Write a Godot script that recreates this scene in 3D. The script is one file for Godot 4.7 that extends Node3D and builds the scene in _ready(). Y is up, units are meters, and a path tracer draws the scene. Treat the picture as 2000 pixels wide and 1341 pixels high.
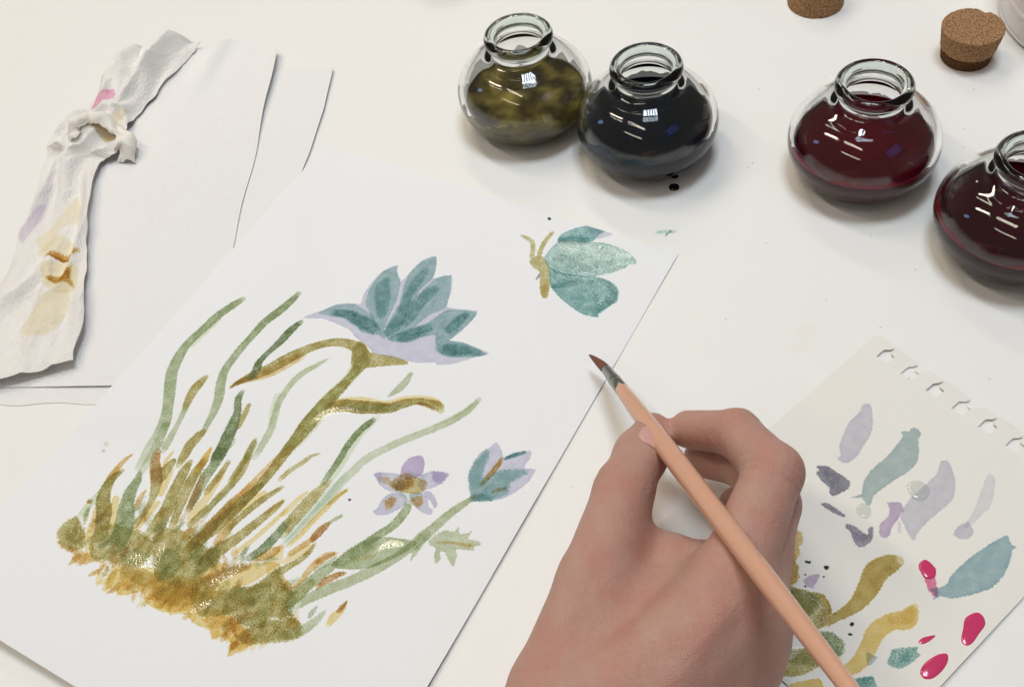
extends Node3D
# A painter's table seen from above: a flower study in progress, four round inkwells, corks, kitchen paper, a torn
# sketch page with colour trials, and the hand that holds the brush. Lengths in the builders are millimetres.

const MM := 0.001


# ------------------------------------------------------------------ watercolour canvas (flat print on paper)
class Canvas:
	var w: int
	var h: int
	var k: float
	var px: PackedByteArray
	var paper: Color
	var dist := PackedFloat32Array()
	var along := PackedFloat32Array()
	var bx := 0
	var by := 0
	var bw := 0
	var bh := 0
	var fine := FastNoiseLite.new()
	var blot := FastNoiseLite.new()
	var inks := {}

	func _init(mm_w: float, mm_h: float, per_mm: float, base: Color, dice: int) -> void:
		w = int(mm_w * per_mm)
		h = int(mm_h * per_mm)
		k = per_mm
		paper = base
		var im := Image.create(w, h, false, Image.FORMAT_RGB8)
		im.fill(base)
		px = im.get_data()
		fine.seed = dice
		fine.frequency = 1.0
		fine.noise_type = FastNoiseLite.TYPE_SIMPLEX
		fine.fractal_octaves = 2
		blot.seed = dice + 7
		blot.frequency = 1.0
		blot.noise_type = FastNoiseLite.TYPE_SIMPLEX
		blot.fractal_octaves = 2

	# colour as seen on white paper, granulation, darker dried rim
	func ink(called: String, r: float, g: float, b: float, grain: float, rim: float) -> void:
		inks[called] = [-log(r / 226.0), -log(g / 226.0), -log(b / 226.0), grain, rim]

	func open(x0: float, y0: float, x1: float, y1: float) -> bool:
		bx = maxi(0, int((x0 - 1.0) * k))
		by = maxi(0, int((y0 - 1.0) * k))
		bw = mini(w - 1, int((x1 + 1.0) * k)) - bx
		bh = mini(h - 1, int((y1 + 1.0) * k)) - by
		if bw < 1 or bh < 1:
			return false
		dist.resize(bw * bh)
		dist.fill(99.0)
		along.resize(bw * bh)
		along.fill(0.0)
		return true

	func capsule(a: Vector3, b: Vector3, ta: float, tb: float) -> void:
		var r := maxf(a.z, b.z) + 0.8
		var x0 := maxi(0, int((minf(a.x, b.x) - r) * k) - bx)
		var x1 := mini(bw, int((maxf(a.x, b.x) + r) * k) - bx + 1)
		var y0 := maxi(0, int((minf(a.y, b.y) - r) * k) - by)
		var y1 := mini(bh, int((maxf(a.y, b.y) + r) * k) - by + 1)
		var dx := b.x - a.x
		var dy := b.y - a.y
		var inv := 1.0 / maxf(dx * dx + dy * dy, 1e-6)
		for y in range(y0, y1):
			var py := (y + by) / k - a.y
			var row := y * bw
			for x in range(x0, x1):
				var qx := (x + bx) / k - a.x
				var t := clampf((qx * dx + py * dy) * inv, 0.0, 1.0)
				var ex := qx - t * dx
				var ey := py - t * dy
				var d := sqrt(ex * ex + ey * ey) - a.z - t * (b.z - a.z)
				if d < dist[row + x]:
					dist[row + x] = d
					along[row + x] = ta + t * (tb - ta)

	# one pull of a loaded brush: x, y, width triples in millimetres, strength at both ends
	func stroke(called: String, p: Array, a0: float, a1: float) -> void:
		var q: Array[Vector3] = []
		for i in range(0, p.size(), 3):
			q.append(Vector3(p[i], p[i + 1], p[i + 2] * 0.5))
		var s: Array[Vector3] = []
		for i in q.size() - 1:
			for j in 4:
				s.append(q[i].cubic_interpolate(q[i + 1], q[maxi(i - 1, 0)], q[mini(i + 2, q.size() - 1)], j / 4.0))
		s.append(q[-1])
		var lo := s[0]
		var hi := s[0]
		var fat := 0.0
		for v in s:
			lo = lo.min(v)
			hi = hi.max(v)
			fat = maxf(fat, v.z)
		if not open(lo.x - fat, lo.y - fat, hi.x + fat, hi.y + fat):
			return
		for i in s.size() - 1:
			capsule(s[i], s[i + 1], i / float(s.size() - 1), (i + 1) / float(s.size() - 1))
		shade(called, a0, a1, q.size() > 3)

	# a washed-in area with an outline
	func patch(called: String, p: Array, a: float) -> void:
		var q := PackedVector2Array()
		var n := p.size() / 2
		for i in n:
			var v := []
			for o in [-1, 0, 1, 2]:
				var j: int = posmod(i + o, n) * 2
				v.append(Vector2(p[j], p[j + 1]))
			for j in 3:
				var soft: Vector2 = v[1].cubic_interpolate(v[2], v[0], v[3], j / 3.0)
				q.append(soft.lerp(v[1].lerp(v[2], j / 3.0), 0.45))
		var lo := q[0]
		var hi := q[0]
		for v in q:
			lo = lo.min(v)
			hi = hi.max(v)
		if not open(lo.x, lo.y, hi.x, hi.y):
			return
		for y in bh:
			var py := (y + by) / k
			var cuts := []
			for i in q.size():
				var u := q[i]
				var v := q[(i + 1) % q.size()]
				if (u.y <= py) != (v.y <= py):
					cuts.append(u.x + (py - u.y) / (v.y - u.y) * (v.x - u.x))
			cuts.sort()
			for c in range(0, cuts.size() - 1, 2):
				for x in range(maxi(0, int(cuts[c] * k) - bx + 1), mini(bw, int(cuts[c + 1] * k) - bx + 1)):
					dist[y * bw + x] = -99.0
		for i in q.size():
			edge(q[i], q[(i + 1) % q.size()])
		shade(called, a, a)

	func edge(a: Vector2, b: Vector2) -> void:
		var r := 1.6
		var x0 := maxi(0, int((minf(a.x, b.x) - r) * k) - bx)
		var x1 := mini(bw, int((maxf(a.x, b.x) + r) * k) - bx + 1)
		var y0 := maxi(0, int((minf(a.y, b.y) - r) * k) - by)
		var y1 := mini(bh, int((maxf(a.y, b.y) + r) * k) - by + 1)
		var dx := b.x - a.x
		var dy := b.y - a.y
		var inv := 1.0 / maxf(dx * dx + dy * dy, 1e-6)
		for y in range(y0, y1):
			var py := (y + by) / k - a.y
			var row := y * bw
			for x in range(x0, x1):
				var qx := (x + bx) / k - a.x
				var t := clampf((qx * dx + py * dy) * inv, 0.0, 1.0)
				var ex := qx - t * dx
				var ey := py - t * dy
				var d := sqrt(ex * ex + ey * ey)
				var o := dist[row + x]
				if d < absf(o):
					dist[row + x] = d if o > 0.0 else -d

	# names ending in "~" are worked into wet paper: the rim of the mark feathers out
	func shade(called: String, a0: float, a1: float, ends := false) -> void:
		var wet := called.ends_with("~")
		if wet:
			called = called.trim_suffix("~")
		var c: Array = inks.get(called, [0.0, 0.0, 0.0, 0.0, 0.0])
		var kr: float = c[0]
		var kg: float = c[1]
		var kb: float = c[2]
		var grain: float = c[3]
		var rim: float = 0.0 if wet else c[4]
		var wob := 0.7 if wet else 0.3
		var far := 0.5 if wet else 0.16
		var slope := 1.0 if wet else 3.0
		var patchy := 0.10 + grain * 0.45
		for y in bh:
			var my := (y + by) / k
			for x in bw:
				var i := y * bw + x
				var d := dist[i]
				if d > 1.4:
					continue
				var mx := (x + bx) / k
				var n1 := fine.get_noise_2d(mx * 0.75, my * 0.75)
				d += n1 * wob
				if d > far:
					continue
				var n2 := blot.get_noise_2d(mx * 0.13, my * 0.13)
				var cov := clampf(0.5 - d * slope, 0.0, 1.0)
				var o := ((y + by) * w + x + bx) * 3
				var a := (a0 + (a1 - a0) * along[i]) * fade(along[i], ends)
				# pigment settles in the hollows of the paper; over paint that is dark already less of it holds
				var f := fine.get_noise_2d(mx * 0.95 + 90.0, my * 0.95)
				var held := clampf(((px[o] + px[o + 1] + px[o + 2]) / 690.0 - 0.22) * 1.55, 0.3, 1.0)
				a *= cov * held * maxf(0.05, 1.0 + grain * (f * 0.6 + maxf(0.0, f - 0.28) * 3.4) + patchy * n2 + rim * (exp(minf(d, 0.0) * 2.2) - 0.3))
				px[o] = int(px[o] * exp(-kr * a))
				px[o + 1] = int(px[o + 1] * exp(-kg * a))
				px[o + 2] = int(px[o + 2] * exp(-kb * a))

	# a pull of the brush thins out at both ends
	func fade(t: float, ends: bool) -> float:
		return clampf(minf(t, 1.0 - t) * 9.0 + 0.4, 0.4, 1.0) if ends else 1.0

	func texture() -> ImageTexture:
		return ImageTexture.create_from_image(Image.create_from_data(w, h, false, Image.FORMAT_RGB8, px))


func set_inks(cv: Canvas) -> void:
	cv.ink("sage", 164, 174, 140, 0.35, 0.25)
	cv.ink("pale", 196, 205, 178, 0.2, 0.25)
	cv.ink("green", 136, 150, 110, 0.5, 0.25)
	cv.ink("deep", 104, 120, 82, 0.55, 0.2)
	cv.ink("olive", 158, 148, 90, 0.55, 0.22)
	cv.ink("oliveLt", 170, 152, 88, 0.12, 0.2)
	cv.ink("ochre", 194, 162, 102, 0.5, 0.2)
	cv.ink("yellow", 214, 199, 150, 0.16, 0.3)
	cv.ink("brown", 158, 116, 66, 0.6, 0.2)
	cv.ink("teal", 130, 172, 160, 0.18, 0.25)
	cv.ink("wing", 120, 160, 158, 0.4, 0.25)
	cv.ink("dkteal", 96, 142, 138, 0.6, 0.15)
	cv.ink("mint", 180, 200, 188, 0.2, 0.2)
	cv.ink("lilac", 190, 190, 203, 0.12, 0.3)
	cv.ink("violet", 172, 156, 186, 0.15, 0.25)
	cv.ink("slate", 118, 118, 134, 0.2, 0.25)
	cv.ink("bluegrey", 158, 174, 178, 0.06, 0.3)
	cv.ink("bigteal", 142, 168, 178, 0.1, 0.3)
	cv.ink("crimson", 190, 60, 104, 0.15, 0.15)
	cv.ink("ink", 24, 26, 28, 0.0, 0.0)


# ------------------------------------------------------------------ naming
var taken := {}


func numbered(called: String) -> String:
	var n: int = taken.get(called, 0)
	taken[called] = n + 1
	return called if n == 0 else "%s_%03d" % [called, n]


func tag(o: Node3D, label: String, category: String, group := "", kind := "") -> void:
	if label:
		o.set_meta("label", label)
	if category:
		o.set_meta("category", category)
	if group:
		o.set_meta("group", group)
	if kind:
		o.set_meta("kind", kind)


func thing(called: String, at: Vector3, label: String, category: String, group := "") -> Node3D:
	var o := Node3D.new()
	o.name = numbered(called)
	add_child(o)
	o.position = at * MM
	tag(o, label, category, group)
	return o


func put(called: String, mesh: Mesh, m: Material, parent: Node3D = null) -> MeshInstance3D:
	var o := MeshInstance3D.new()
	o.mesh = mesh
	o.material_override = m
	o.cast_shadow = GeometryInstance3D.SHADOW_CASTING_SETTING_ON
	o.name = called if parent else numbered(called)
	(parent if parent else self).add_child(o, true)
	return o


# ------------------------------------------------------------------ mesh helpers (input in mm)
func build(v: PackedVector3Array, idx: PackedInt32Array, uv := PackedVector2Array(), col := PackedColorArray(), up_open := false) -> ArrayMesh:
	var vol := 0.0
	var top := 0.0
	for i in range(0, idx.size(), 3):
		var a := v[idx[i]]
		var b := v[idx[i + 1]]
		var c := v[idx[i + 2]]
		vol += a.dot(b.cross(c))
		top += (b - a).cross(c - a).y
	if (top if up_open else vol) > 0.0:      # Godot's front faces run clockwise
		for i in range(0, idx.size(), 3):
			var t := idx[i + 1]
			idx[i + 1] = idx[i + 2]
			idx[i + 2] = t
	var n := PackedVector3Array()
	n.resize(v.size())
	for i in range(0, idx.size(), 3):
		var a := v[idx[i]]
		var f := (v[idx[i + 2]] - a).cross(v[idx[i + 1]] - a)
		for j in 3:
			n[idx[i + j]] += f
	var s := PackedVector3Array()
	s.resize(v.size())
	for i in v.size():
		n[i] = n[i].normalized()
		s[i] = v[i] * MM
	var arr := []
	arr.resize(Mesh.ARRAY_MAX)
	arr[Mesh.ARRAY_VERTEX] = s
	arr[Mesh.ARRAY_NORMAL] = n
	arr[Mesh.ARRAY_INDEX] = idx
	if uv.size():
		arr[Mesh.ARRAY_TEX_UV] = uv
	if col.size():
		arr[Mesh.ARRAY_COLOR] = col
	var m := ArrayMesh.new()
	m.add_surface_from_arrays(Mesh.PRIMITIVE_TRIANGLES, arr)
	return m


func smooth_profile(p: Array, steps: int) -> PackedVector2Array:
	var out := PackedVector2Array()
	for i in p.size() - 1:
		for j in steps:
			out.append(p[i].cubic_interpolate(p[i + 1], p[maxi(i - 1, 0)], p[mini(i + 2, p.size() - 1)], j / float(steps)))
	out.append(p[-1])
	return out


# turns a profile of (radius, height) round the y axis; wobble(angle, point) may shift a point
func lathe(p: PackedVector2Array, segs: int, wobble = null, tint = null) -> ArrayMesh:
	var v := PackedVector3Array()
	var idx := PackedInt32Array()
	var col := PackedColorArray()
	for i in p.size():
		for j in segs:
			var a := TAU * j / segs
			var q := Vector3(p[i].x * cos(a), p[i].y, p[i].x * sin(a))
			v.append(wobble.call(a, q) if wobble != null else q)
			if tint != null:
				col.append(tint.call(q))
	for i in p.size() - 1:
		for j in segs:
			var a := i * segs + j
			var b := i * segs + (j + 1) % segs
			idx.append_array([a, a + segs, b, b, a + segs, b + segs])
	return build(v, idx, PackedVector2Array(), col)


func tube(path: PackedVector3Array, radii: PackedFloat32Array, segs: int) -> ArrayMesh:
	var v := PackedVector3Array()
	var idx := PackedInt32Array()
	var n := path.size()
	for i in n:
		var d := (path[mini(i + 1, n - 1)] - path[maxi(i - 1, 0)]).normalized()
		var s := d.cross(Vector3.UP if absf(d.y) < 0.9 else Vector3.RIGHT).normalized()
		var u := s.cross(d)
		for j in segs:
			var a := TAU * j / segs
			v.append(path[i] + (s * cos(a) + u * sin(a)) * radii[i])
	for i in n - 1:
		for j in segs:
			var a := i * segs + j
			var b := i * segs + (j + 1) % segs
			idx.append_array([a, a + segs, b, b, a + segs, b + segs])
	for e in [0, n - 1]:
		var c := v.size()
		v.append(path[e])
		for j in segs:
			if e == 0:
				idx.append_array([c, e * segs + j, e * segs + (j + 1) % segs])
			else:
				idx.append_array([c, e * segs + (j + 1) % segs, e * segs + j])
	return build(v, idx)


# a sheet of paper: grid points from at(u, v) with a thickness, closed round its edge
func sheet(nu: int, nv: int, thick: float, at: Callable) -> ArrayMesh:
	var v := PackedVector3Array()
	var uv := PackedVector2Array()
	var idx := PackedInt32Array()
	for layer in 2:
		for j in nv + 1:
			for i in nu + 1:
				var t := Vector2(i / float(nu), j / float(nv))
				var q: Vector3 = at.call(t.x, t.y)
				v.append(q - Vector3(0, thick * layer, 0))
				uv.append(t)
	var row := nu + 1
	var low := row * (nv + 1)
	for j in nv:
		for i in nu:
			var a := j * row + i
			idx.append_array([a, a + 1, a + row, a + 1, a + row + 1, a + row])
			idx.append_array([low + a, low + a + row, low + a + 1, low + a + 1, low + a + row, low + a + row + 1])
	var rim := []
	for i in nu:
		rim.append(i)
	for j in nv:
		rim.append(j * row + nu)
	for i in nu:
		rim.append(nv * row + nu - i)
	for j in nv:
		rim.append((nv - j) * row)
	var base := v.size()
	for r in rim:
		v.append(v[r])
		v.append(v[low + r])
		uv.append(uv[r])
		uv.append(uv[r])
	for i in rim.size():
		var a := base + i * 2
		var b := base + (i + 1) % rim.size() * 2
		idx.append_array([a, a + 1, b, b, a + 1, b + 1])
	return build(v, idx, uv)


# a slab from an outline in the plane, cut into bands so that it can bend along z
func bent_slab(outline: PackedVector2Array, cuts: PackedFloat32Array, thick: float, size: Vector2, lift: Callable) -> ArrayMesh:
	var v := PackedVector3Array()
	var uv := PackedVector2Array()
	var idx := PackedInt32Array()
	for c in cuts.size() - 1:
		var band := PackedVector2Array([Vector2(-50, cuts[c]), Vector2(300, cuts[c]), Vector2(300, cuts[c + 1]), Vector2(-50, cuts[c + 1])])
		for piece in Geometry2D.intersect_polygons(outline, band):
			var tri := Geometry2D.triangulate_polygon(piece)
			for layer in 2:
				var base := v.size()
				for p in piece:
					v.append(Vector3(p.x, lift.call(p.x, p.y) - thick * layer, p.y))
					uv.append(p / size)
				for i in range(0, tri.size(), 3):
					var a := piece[tri[i]]
					var ccw := (piece[tri[i + 1]] - a).cross(piece[tri[i + 2]] - a) > 0.0
					if ccw == (layer == 0):
						idx.append_array([base + tri[i], base + tri[i + 1], base + tri[i + 2]])
					else:
						idx.append_array([base + tri[i], base + tri[i + 2], base + tri[i + 1]])
	var wind := 0.0
	for i in outline.size():
		wind += outline[i].cross(outline[(i + 1) % outline.size()])
	for i in outline.size():
		var a := outline[i]
		var b := outline[(i + 1) % outline.size()]
		var steps := maxi(1, int(a.distance_to(b) / 2.0))
		for s in steps:
			var p := a.lerp(b, s / float(steps))
			var q := a.lerp(b, (s + 1) / float(steps))
			var base := v.size()
			for e in [p, q]:
				for layer in 2:
					v.append(Vector3(e.x, lift.call(e.x, e.y) - thick * layer, e.y))
					uv.append(e / size)
			if wind > 0.0:
				idx.append_array([base, base + 2, base + 1, base + 1, base + 2, base + 3])
			else:
				idx.append_array([base, base + 1, base + 2, base + 1, base + 3, base + 2])
	return build_keep(v, idx, uv)


func build_keep(v: PackedVector3Array, idx: PackedInt32Array, uv: PackedVector2Array) -> ArrayMesh:
	return build(v, idx, uv)


# ------------------------------------------------------------------ materials
func mat(c: Color, rough: float, spec := 0.5) -> StandardMaterial3D:
	var m := StandardMaterial3D.new()
	m.albedo_color = c
	m.roughness = rough
	m.metallic_specular = spec
	return m


func noise(dice: int, freq: float, kind: int, octaves := 3) -> FastNoiseLite:
	var n := FastNoiseLite.new()
	n.seed = dice
	n.frequency = freq
	n.noise_type = kind
	n.fractal_octaves = octaves
	return n


func noise_map(n: FastNoiseLite, size: int, ramp: Gradient = null) -> NoiseTexture2D:
	var t := NoiseTexture2D.new()
	t.width = size
	t.height = size
	t.seamless = true
	t.noise = n
	t.color_ramp = ramp
	return t


func ramp(stops: Array) -> Gradient:
	var g := Gradient.new()
	g.offsets = PackedFloat32Array(stops.map(func(s): return s[0]))
	g.colors = PackedColorArray(stops.map(func(s): return s[1]))
	return g


# relief in millimetres, one repeat of the map every `span` millimetres
func relief(m: StandardMaterial3D, t: Texture2D, height: float, span: float) -> void:
	m.heightmap_enabled = true
	m.heightmap_texture = t
	m.heightmap_scale = height * 0.1
	m.uv1_triplanar = true
	m.uv1_scale = Vector3.ONE * (1000.0 / span)


func lamp(at: Vector3, towards: Vector3, up: Vector3, size: Vector2, color: Color, energy: float, parent: Node3D) -> void:
	var l := AreaLight3D.new()
	l.name = "light"
	l.area_size = size
	l.area_normalize_energy = true
	l.light_color = color
	l.light_energy = energy
	l.shadow_enabled = true
	l.set("area_range", 8.0)
	parent.add_child(l, true)
	l.global_transform = Transform3D(Basis.looking_at(towards, up), at)


func box_mesh(size: Vector3) -> BoxMesh:
	var b := BoxMesh.new()
	b.size = size
	return b


# a fluorescent ceiling fitting outside the frame: white tray, glowing diffuser, area light just below it
func ceiling_light(a: Vector3, b: Vector3, width: float, color: Color, energy: float, label: String) -> void:
	var o := Node3D.new()
	o.name = numbered("ceiling_light")
	add_child(o)
	var mid := (a + b) * 0.5
	var dir := (b - a).normalized()
	o.transform = Transform3D(Basis.looking_at(dir, Vector3.UP), mid)
	tag(o, label, "ceiling light")
	var tray := put("tray", box_mesh(Vector3(width + 0.06, 0.05, a.distance_to(b) + 0.06)), mat(Color(0.85, 0.85, 0.85), 0.5), o)
	tray.position.y = 0.03
	var g := mat(Color(0.9, 0.9, 0.9), 0.5)
	g.emission_enabled = true
	g.emission = color
	g.emission_energy_multiplier = 1.0
	put("diffuser_light", box_mesh(Vector3(width, 0.01, a.distance_to(b))), g, o)
	lamp(mid - Vector3(0, 0.008, 0), Vector3.DOWN, dir, Vector2(width, a.distance_to(b)), color, energy, o)


# a window outside the frame: glowing panes behind bars, area light in front of the panes
func window(called: String, at: Vector3, target: Vector3, up: Vector3, size: Vector2, bars: Vector2i, slant: float, color: Color, energy: float, glow: float, label: String) -> void:
	var o := Node3D.new()
	o.name = numbered(called)
	add_child(o)
	o.transform = Transform3D(Basis.looking_at(target - at, up), at)
	tag(o, label, "window")
	var g := mat(Color(0.5, 0.55, 0.6), 0.3)
	g.emission_enabled = true
	g.emission = color
	g.emission_energy_multiplier = glow
	var pane := put("window_pane", box_mesh(Vector3(size.x, size.y, 0.01)), g, o)
	pane.position.z = 0.02
	lamp(at + (target - at).normalized() * 0.0, target - at, up, size, color, energy, o)
	var fm := mat(Color(0.25, 0.25, 0.27), 0.6)
	for i in bars.x:
		var b := put("bar", box_mesh(Vector3(size.x / bars.x * 0.38, size.y * 1.1, 0.02)), fm, o)
		b.position = Vector3((i + 0.5) / bars.x * size.x - size.x * 0.5, 0, -0.03)
		b.rotation.z = slant
	for i in bars.y:
		var b := put("crossbar", box_mesh(Vector3(size.x, size.y * 0.05, 0.02)), fm, o)
		b.position = Vector3(0, (i + 1.0) / (bars.y + 1.0) * size.y - size.y * 0.5, -0.055)
	for s in [-1, 1]:
		var b := put("frame", box_mesh(Vector3(0.05, size.y + 0.1, 0.06)), fm, o)
		b.position = Vector3(s * (size.x * 0.5 + 0.025), 0, 0)
		var c := put("frame", box_mesh(Vector3(size.x, 0.05, 0.06)), fm, o)
		c.position = Vector3(0, s * (size.y * 0.5 + 0.025), 0)


# ------------------------------------------------------------------ inkwells
func body_r(y: float, shrink: float) -> float:
	var hc := 20.5
	var b := (26.2 if y < hc else 25.5) - shrink
	return (36.3 - shrink) * sqrt(maxf(0.0, 1.0 - pow((y - hc) / b, 2.0)))


func inkwell(at: Vector3, turn: float, level: float, glass: Material, ink: Material, film: Material, film_up: float, dice: int, label: String) -> Node3D:
	var o := thing("inkwell", at, label, "ink bottle", "round glass inkwells with cork stoppers removed")
	o.rotation.y = turn
	var p := [Vector2(0.01, 1.4), Vector2(12, 1.2), Vector2(20, 0.7), Vector2(22.6, 0.05), Vector2(24.6, 0.5), Vector2(26.6, 2.2)]
	for i in range(1, 17):
		var y := 2.2 + i * 2.53
		p.append(Vector2(body_r(y, 0.0), y))
	p.append_array([Vector2(15.4, 44.4), Vector2(14.7, 46.0), Vector2(14.6, 47.6), Vector2(14.8, 49.0)])
	for i in 15:                            # the fire-rounded rim, a thick ring
		var a := lerpf(-1.95, 3.5, i / 14.0)
		p.append(Vector2(15.5 + 2.6 * cos(a), 52.7 + 3.05 * sin(a)))
	p.append_array([Vector2(12.6, 48.8), Vector2(12.6, 47.0), Vector2(13.1, 45.2)])
	for i in range(0, 14):
		var y := 42.2 - i * 2.6
		if body_r(y, 3.0) > 14.5:
			p.append(Vector2(body_r(y, 3.0), y))
	p.append_array([Vector2(23.8, 6.8), Vector2(20.5, 5.4), Vector2(12, 5.2), Vector2(0.01, 5.4)])
	var thick := func(q: Vector3) -> Color:       # bottle glass is greener where it is thick: the rim and the foot
		return Color(0.97, 0.985, 0.98).lerp(Color(0.78, 0.86, 0.83), smoothstep(48.0, 50.0, q.y)).lerp(Color(0.86, 0.92, 0.90), smoothstep(5.0, 1.0, q.y))
	put("glass", lathe(smooth_profile(p, 3), 128, null, thick), glass, o)
	var q := [Vector2(0.01, 5.2), Vector2(20.4, 5.15), Vector2(23.9, 6.55)]
	var y := 8.5
	while y < level:
		q.append(Vector2(body_r(y, 2.8), y))
		y += 1.8
	var r := body_r(level, 2.8)
	q.append_array([Vector2(r, level + 0.5), Vector2(r - 0.35, level + 0.45), Vector2(r - 1.4, level + 0.08), Vector2(r - 3, level), Vector2(0.01, level)])
	put("ink", lathe(smooth_profile(q, 2), 96), ink, o)
	if film_up > 0.0:                       # wash of ink left on the glass above the level
		var n := noise(dice, 1.0, FastNoiseLite.TYPE_SIMPLEX, 3)
		var v := PackedVector3Array()
		var idx := PackedInt32Array()
		for i in 9:
			for j in 144:
				var a := TAU * j / 144
				var top := maxf(0.6, film_up * (0.6 + 0.6 * n.get_noise_2d(cos(a) * 1.3, sin(a) * 1.3) + 0.22 * n.get_noise_2d(cos(a) * 9.0, sin(a) * 9.0)))
				var yy := level - 0.8 + (top + 0.8) * i / 8.0
				var rr := body_r(yy, 2.88)
				v.append(Vector3(rr * cos(a), yy, rr * sin(a)))
		for i in 8:
			for j in 144:
				var a := i * 144 + j
				var b := i * 144 + (j + 1) % 144
				idx.append_array([a, a + 144, b, b, a + 144, b + 144])
		put("ink_film", build(v, idx), film, o)
	return o


func cork(at: Vector3, turn: float, flipped: bool, m: Material, stained: Material, dice: int, label: String) -> void:
	var o := thing("cork_stopper", at, label, "cork", "cork stoppers lying on the table")
	o.rotation.y = turn
	var n := noise(dice, 0.55, FastNoiseLite.TYPE_SIMPLEX, 3)
	var pit := noise(dice + 3, 0.22, FastNoiseLite.TYPE_CELLULAR, 1)
	pit.cellular_return_type = FastNoiseLite.RETURN_DISTANCE
	var rough := func(_a: float, q: Vector3) -> Vector3:
		var out := Vector3(q.x, 0, q.z)
		var side := clampf((out.length() - 9.0) / 5.0, 0.0, 1.0)
		var d := n.get_noise_3dv(q * 1.4) * 0.35 + minf(0.0, pit.get_noise_3dv(q * 1.3) + 0.66) * 2.2
		var chip := -1.6 * clampf(1.0 - Vector2(q.x - 9.0, q.z + 12.5).length() / 3.2, 0.0, 1.0) * clampf((q.y - 16.0) / 3.0, 0.0, 1.0)
		return q + (out.normalized() * side + Vector3.UP * (1.0 - side * 0.7) * (1.0 if q.y > 15.0 else 0.0)) * d + Vector3(0, chip, 0)
	var low := PackedVector2Array()
	for i in 6:
		low.append(Vector2(0.01 + i * 2.5, 0.0))
	for y in [0.25, 0.8, 1.6, 2.4, 3.2, 4.0, 4.8, 5.6, 6.4, 7.2, 7.6]:
		low.append(Vector2(12.9 + y * 0.13 + (0.0 if y > 0.5 else -0.3), y))
	for i in 5:
		low.append(Vector2(11.0 - i * 2.74, 7.6))
	put("stained_end", lathe(low, 80, rough), stained, o)
	var top := PackedVector2Array()
	for i in 5:
		top.append(Vector2(0.01 + i * 3.2, 7.5))
	for y in [7.5, 8.3, 9.1, 9.9, 10.7, 11.5, 12.3, 13.1, 13.9, 14.7, 15.5, 16.3, 17.1, 17.9, 18.7, 19.3, 19.7]:
		top.append(Vector2(13.1 + y * 0.15 - (0.35 if y > 19.5 else 0.0), y))
	for i in 22:
		top.append(Vector2(15.3 - i * 0.728, 19.85))
	put("cork_body", lathe(top, 96, rough), m, o)
	if flipped:
		o.rotation.x = PI
		o.position.y = 19.9 * MM


# a bead of liquid: outline as x, z pairs in mm
func bead(called: String, at: Vector3, outline: Array, height: float, m: Material, label: String, category: String, group := "") -> void:
	var v := PackedVector3Array()
	var idx := PackedInt32Array()
	var ring := []
	var n := outline.size() / 2
	for i in n:
		var c := []
		for o in [-1, 0, 1, 2]:
			var j: int = posmod(i + o, n) * 2
			c.append(Vector2(outline[j], outline[j + 1]))
		for j in 5:
			ring.append(c[1].cubic_interpolate(c[2], c[0], c[3], j / 5.0))
	var mid := Vector2.ZERO
	for r in ring:
		mid += r / ring.size()
	var prof := [Vector2(1, -0.05), Vector2(1, 0.0), Vector2(0.985, 0.22), Vector2(0.95, 0.45), Vector2(0.88, 0.68), Vector2(0.75, 0.86), Vector2(0.5, 0.97), Vector2(0.2, 1.0)]
	for p in prof:
		for r in ring:
			var q: Vector2 = mid + (r - mid) * p.x
			v.append(Vector3(q.x, p.y * height, q.y))
	var s := ring.size()
	for i in prof.size() - 1:
		for j in s:
			var a := i * s + j
			var b := i * s + (j + 1) % s
			idx.append_array([a, a + s, b, b, a + s, b + s])
	v.append(Vector3(mid.x, height, mid.y))
	v.append(Vector3(mid.x, -0.05 * height, mid.y))
	for j in s:
		idx.append_array([(prof.size() - 1) * s + j, v.size() - 2, (prof.size() - 1) * s + (j + 1) % s])
		idx.append_array([j, (j + 1) % s, v.size() - 1])
	var o := put(called, build(v, idx), m)
	o.position = at * MM
	tag(o, label, category, group)


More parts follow.
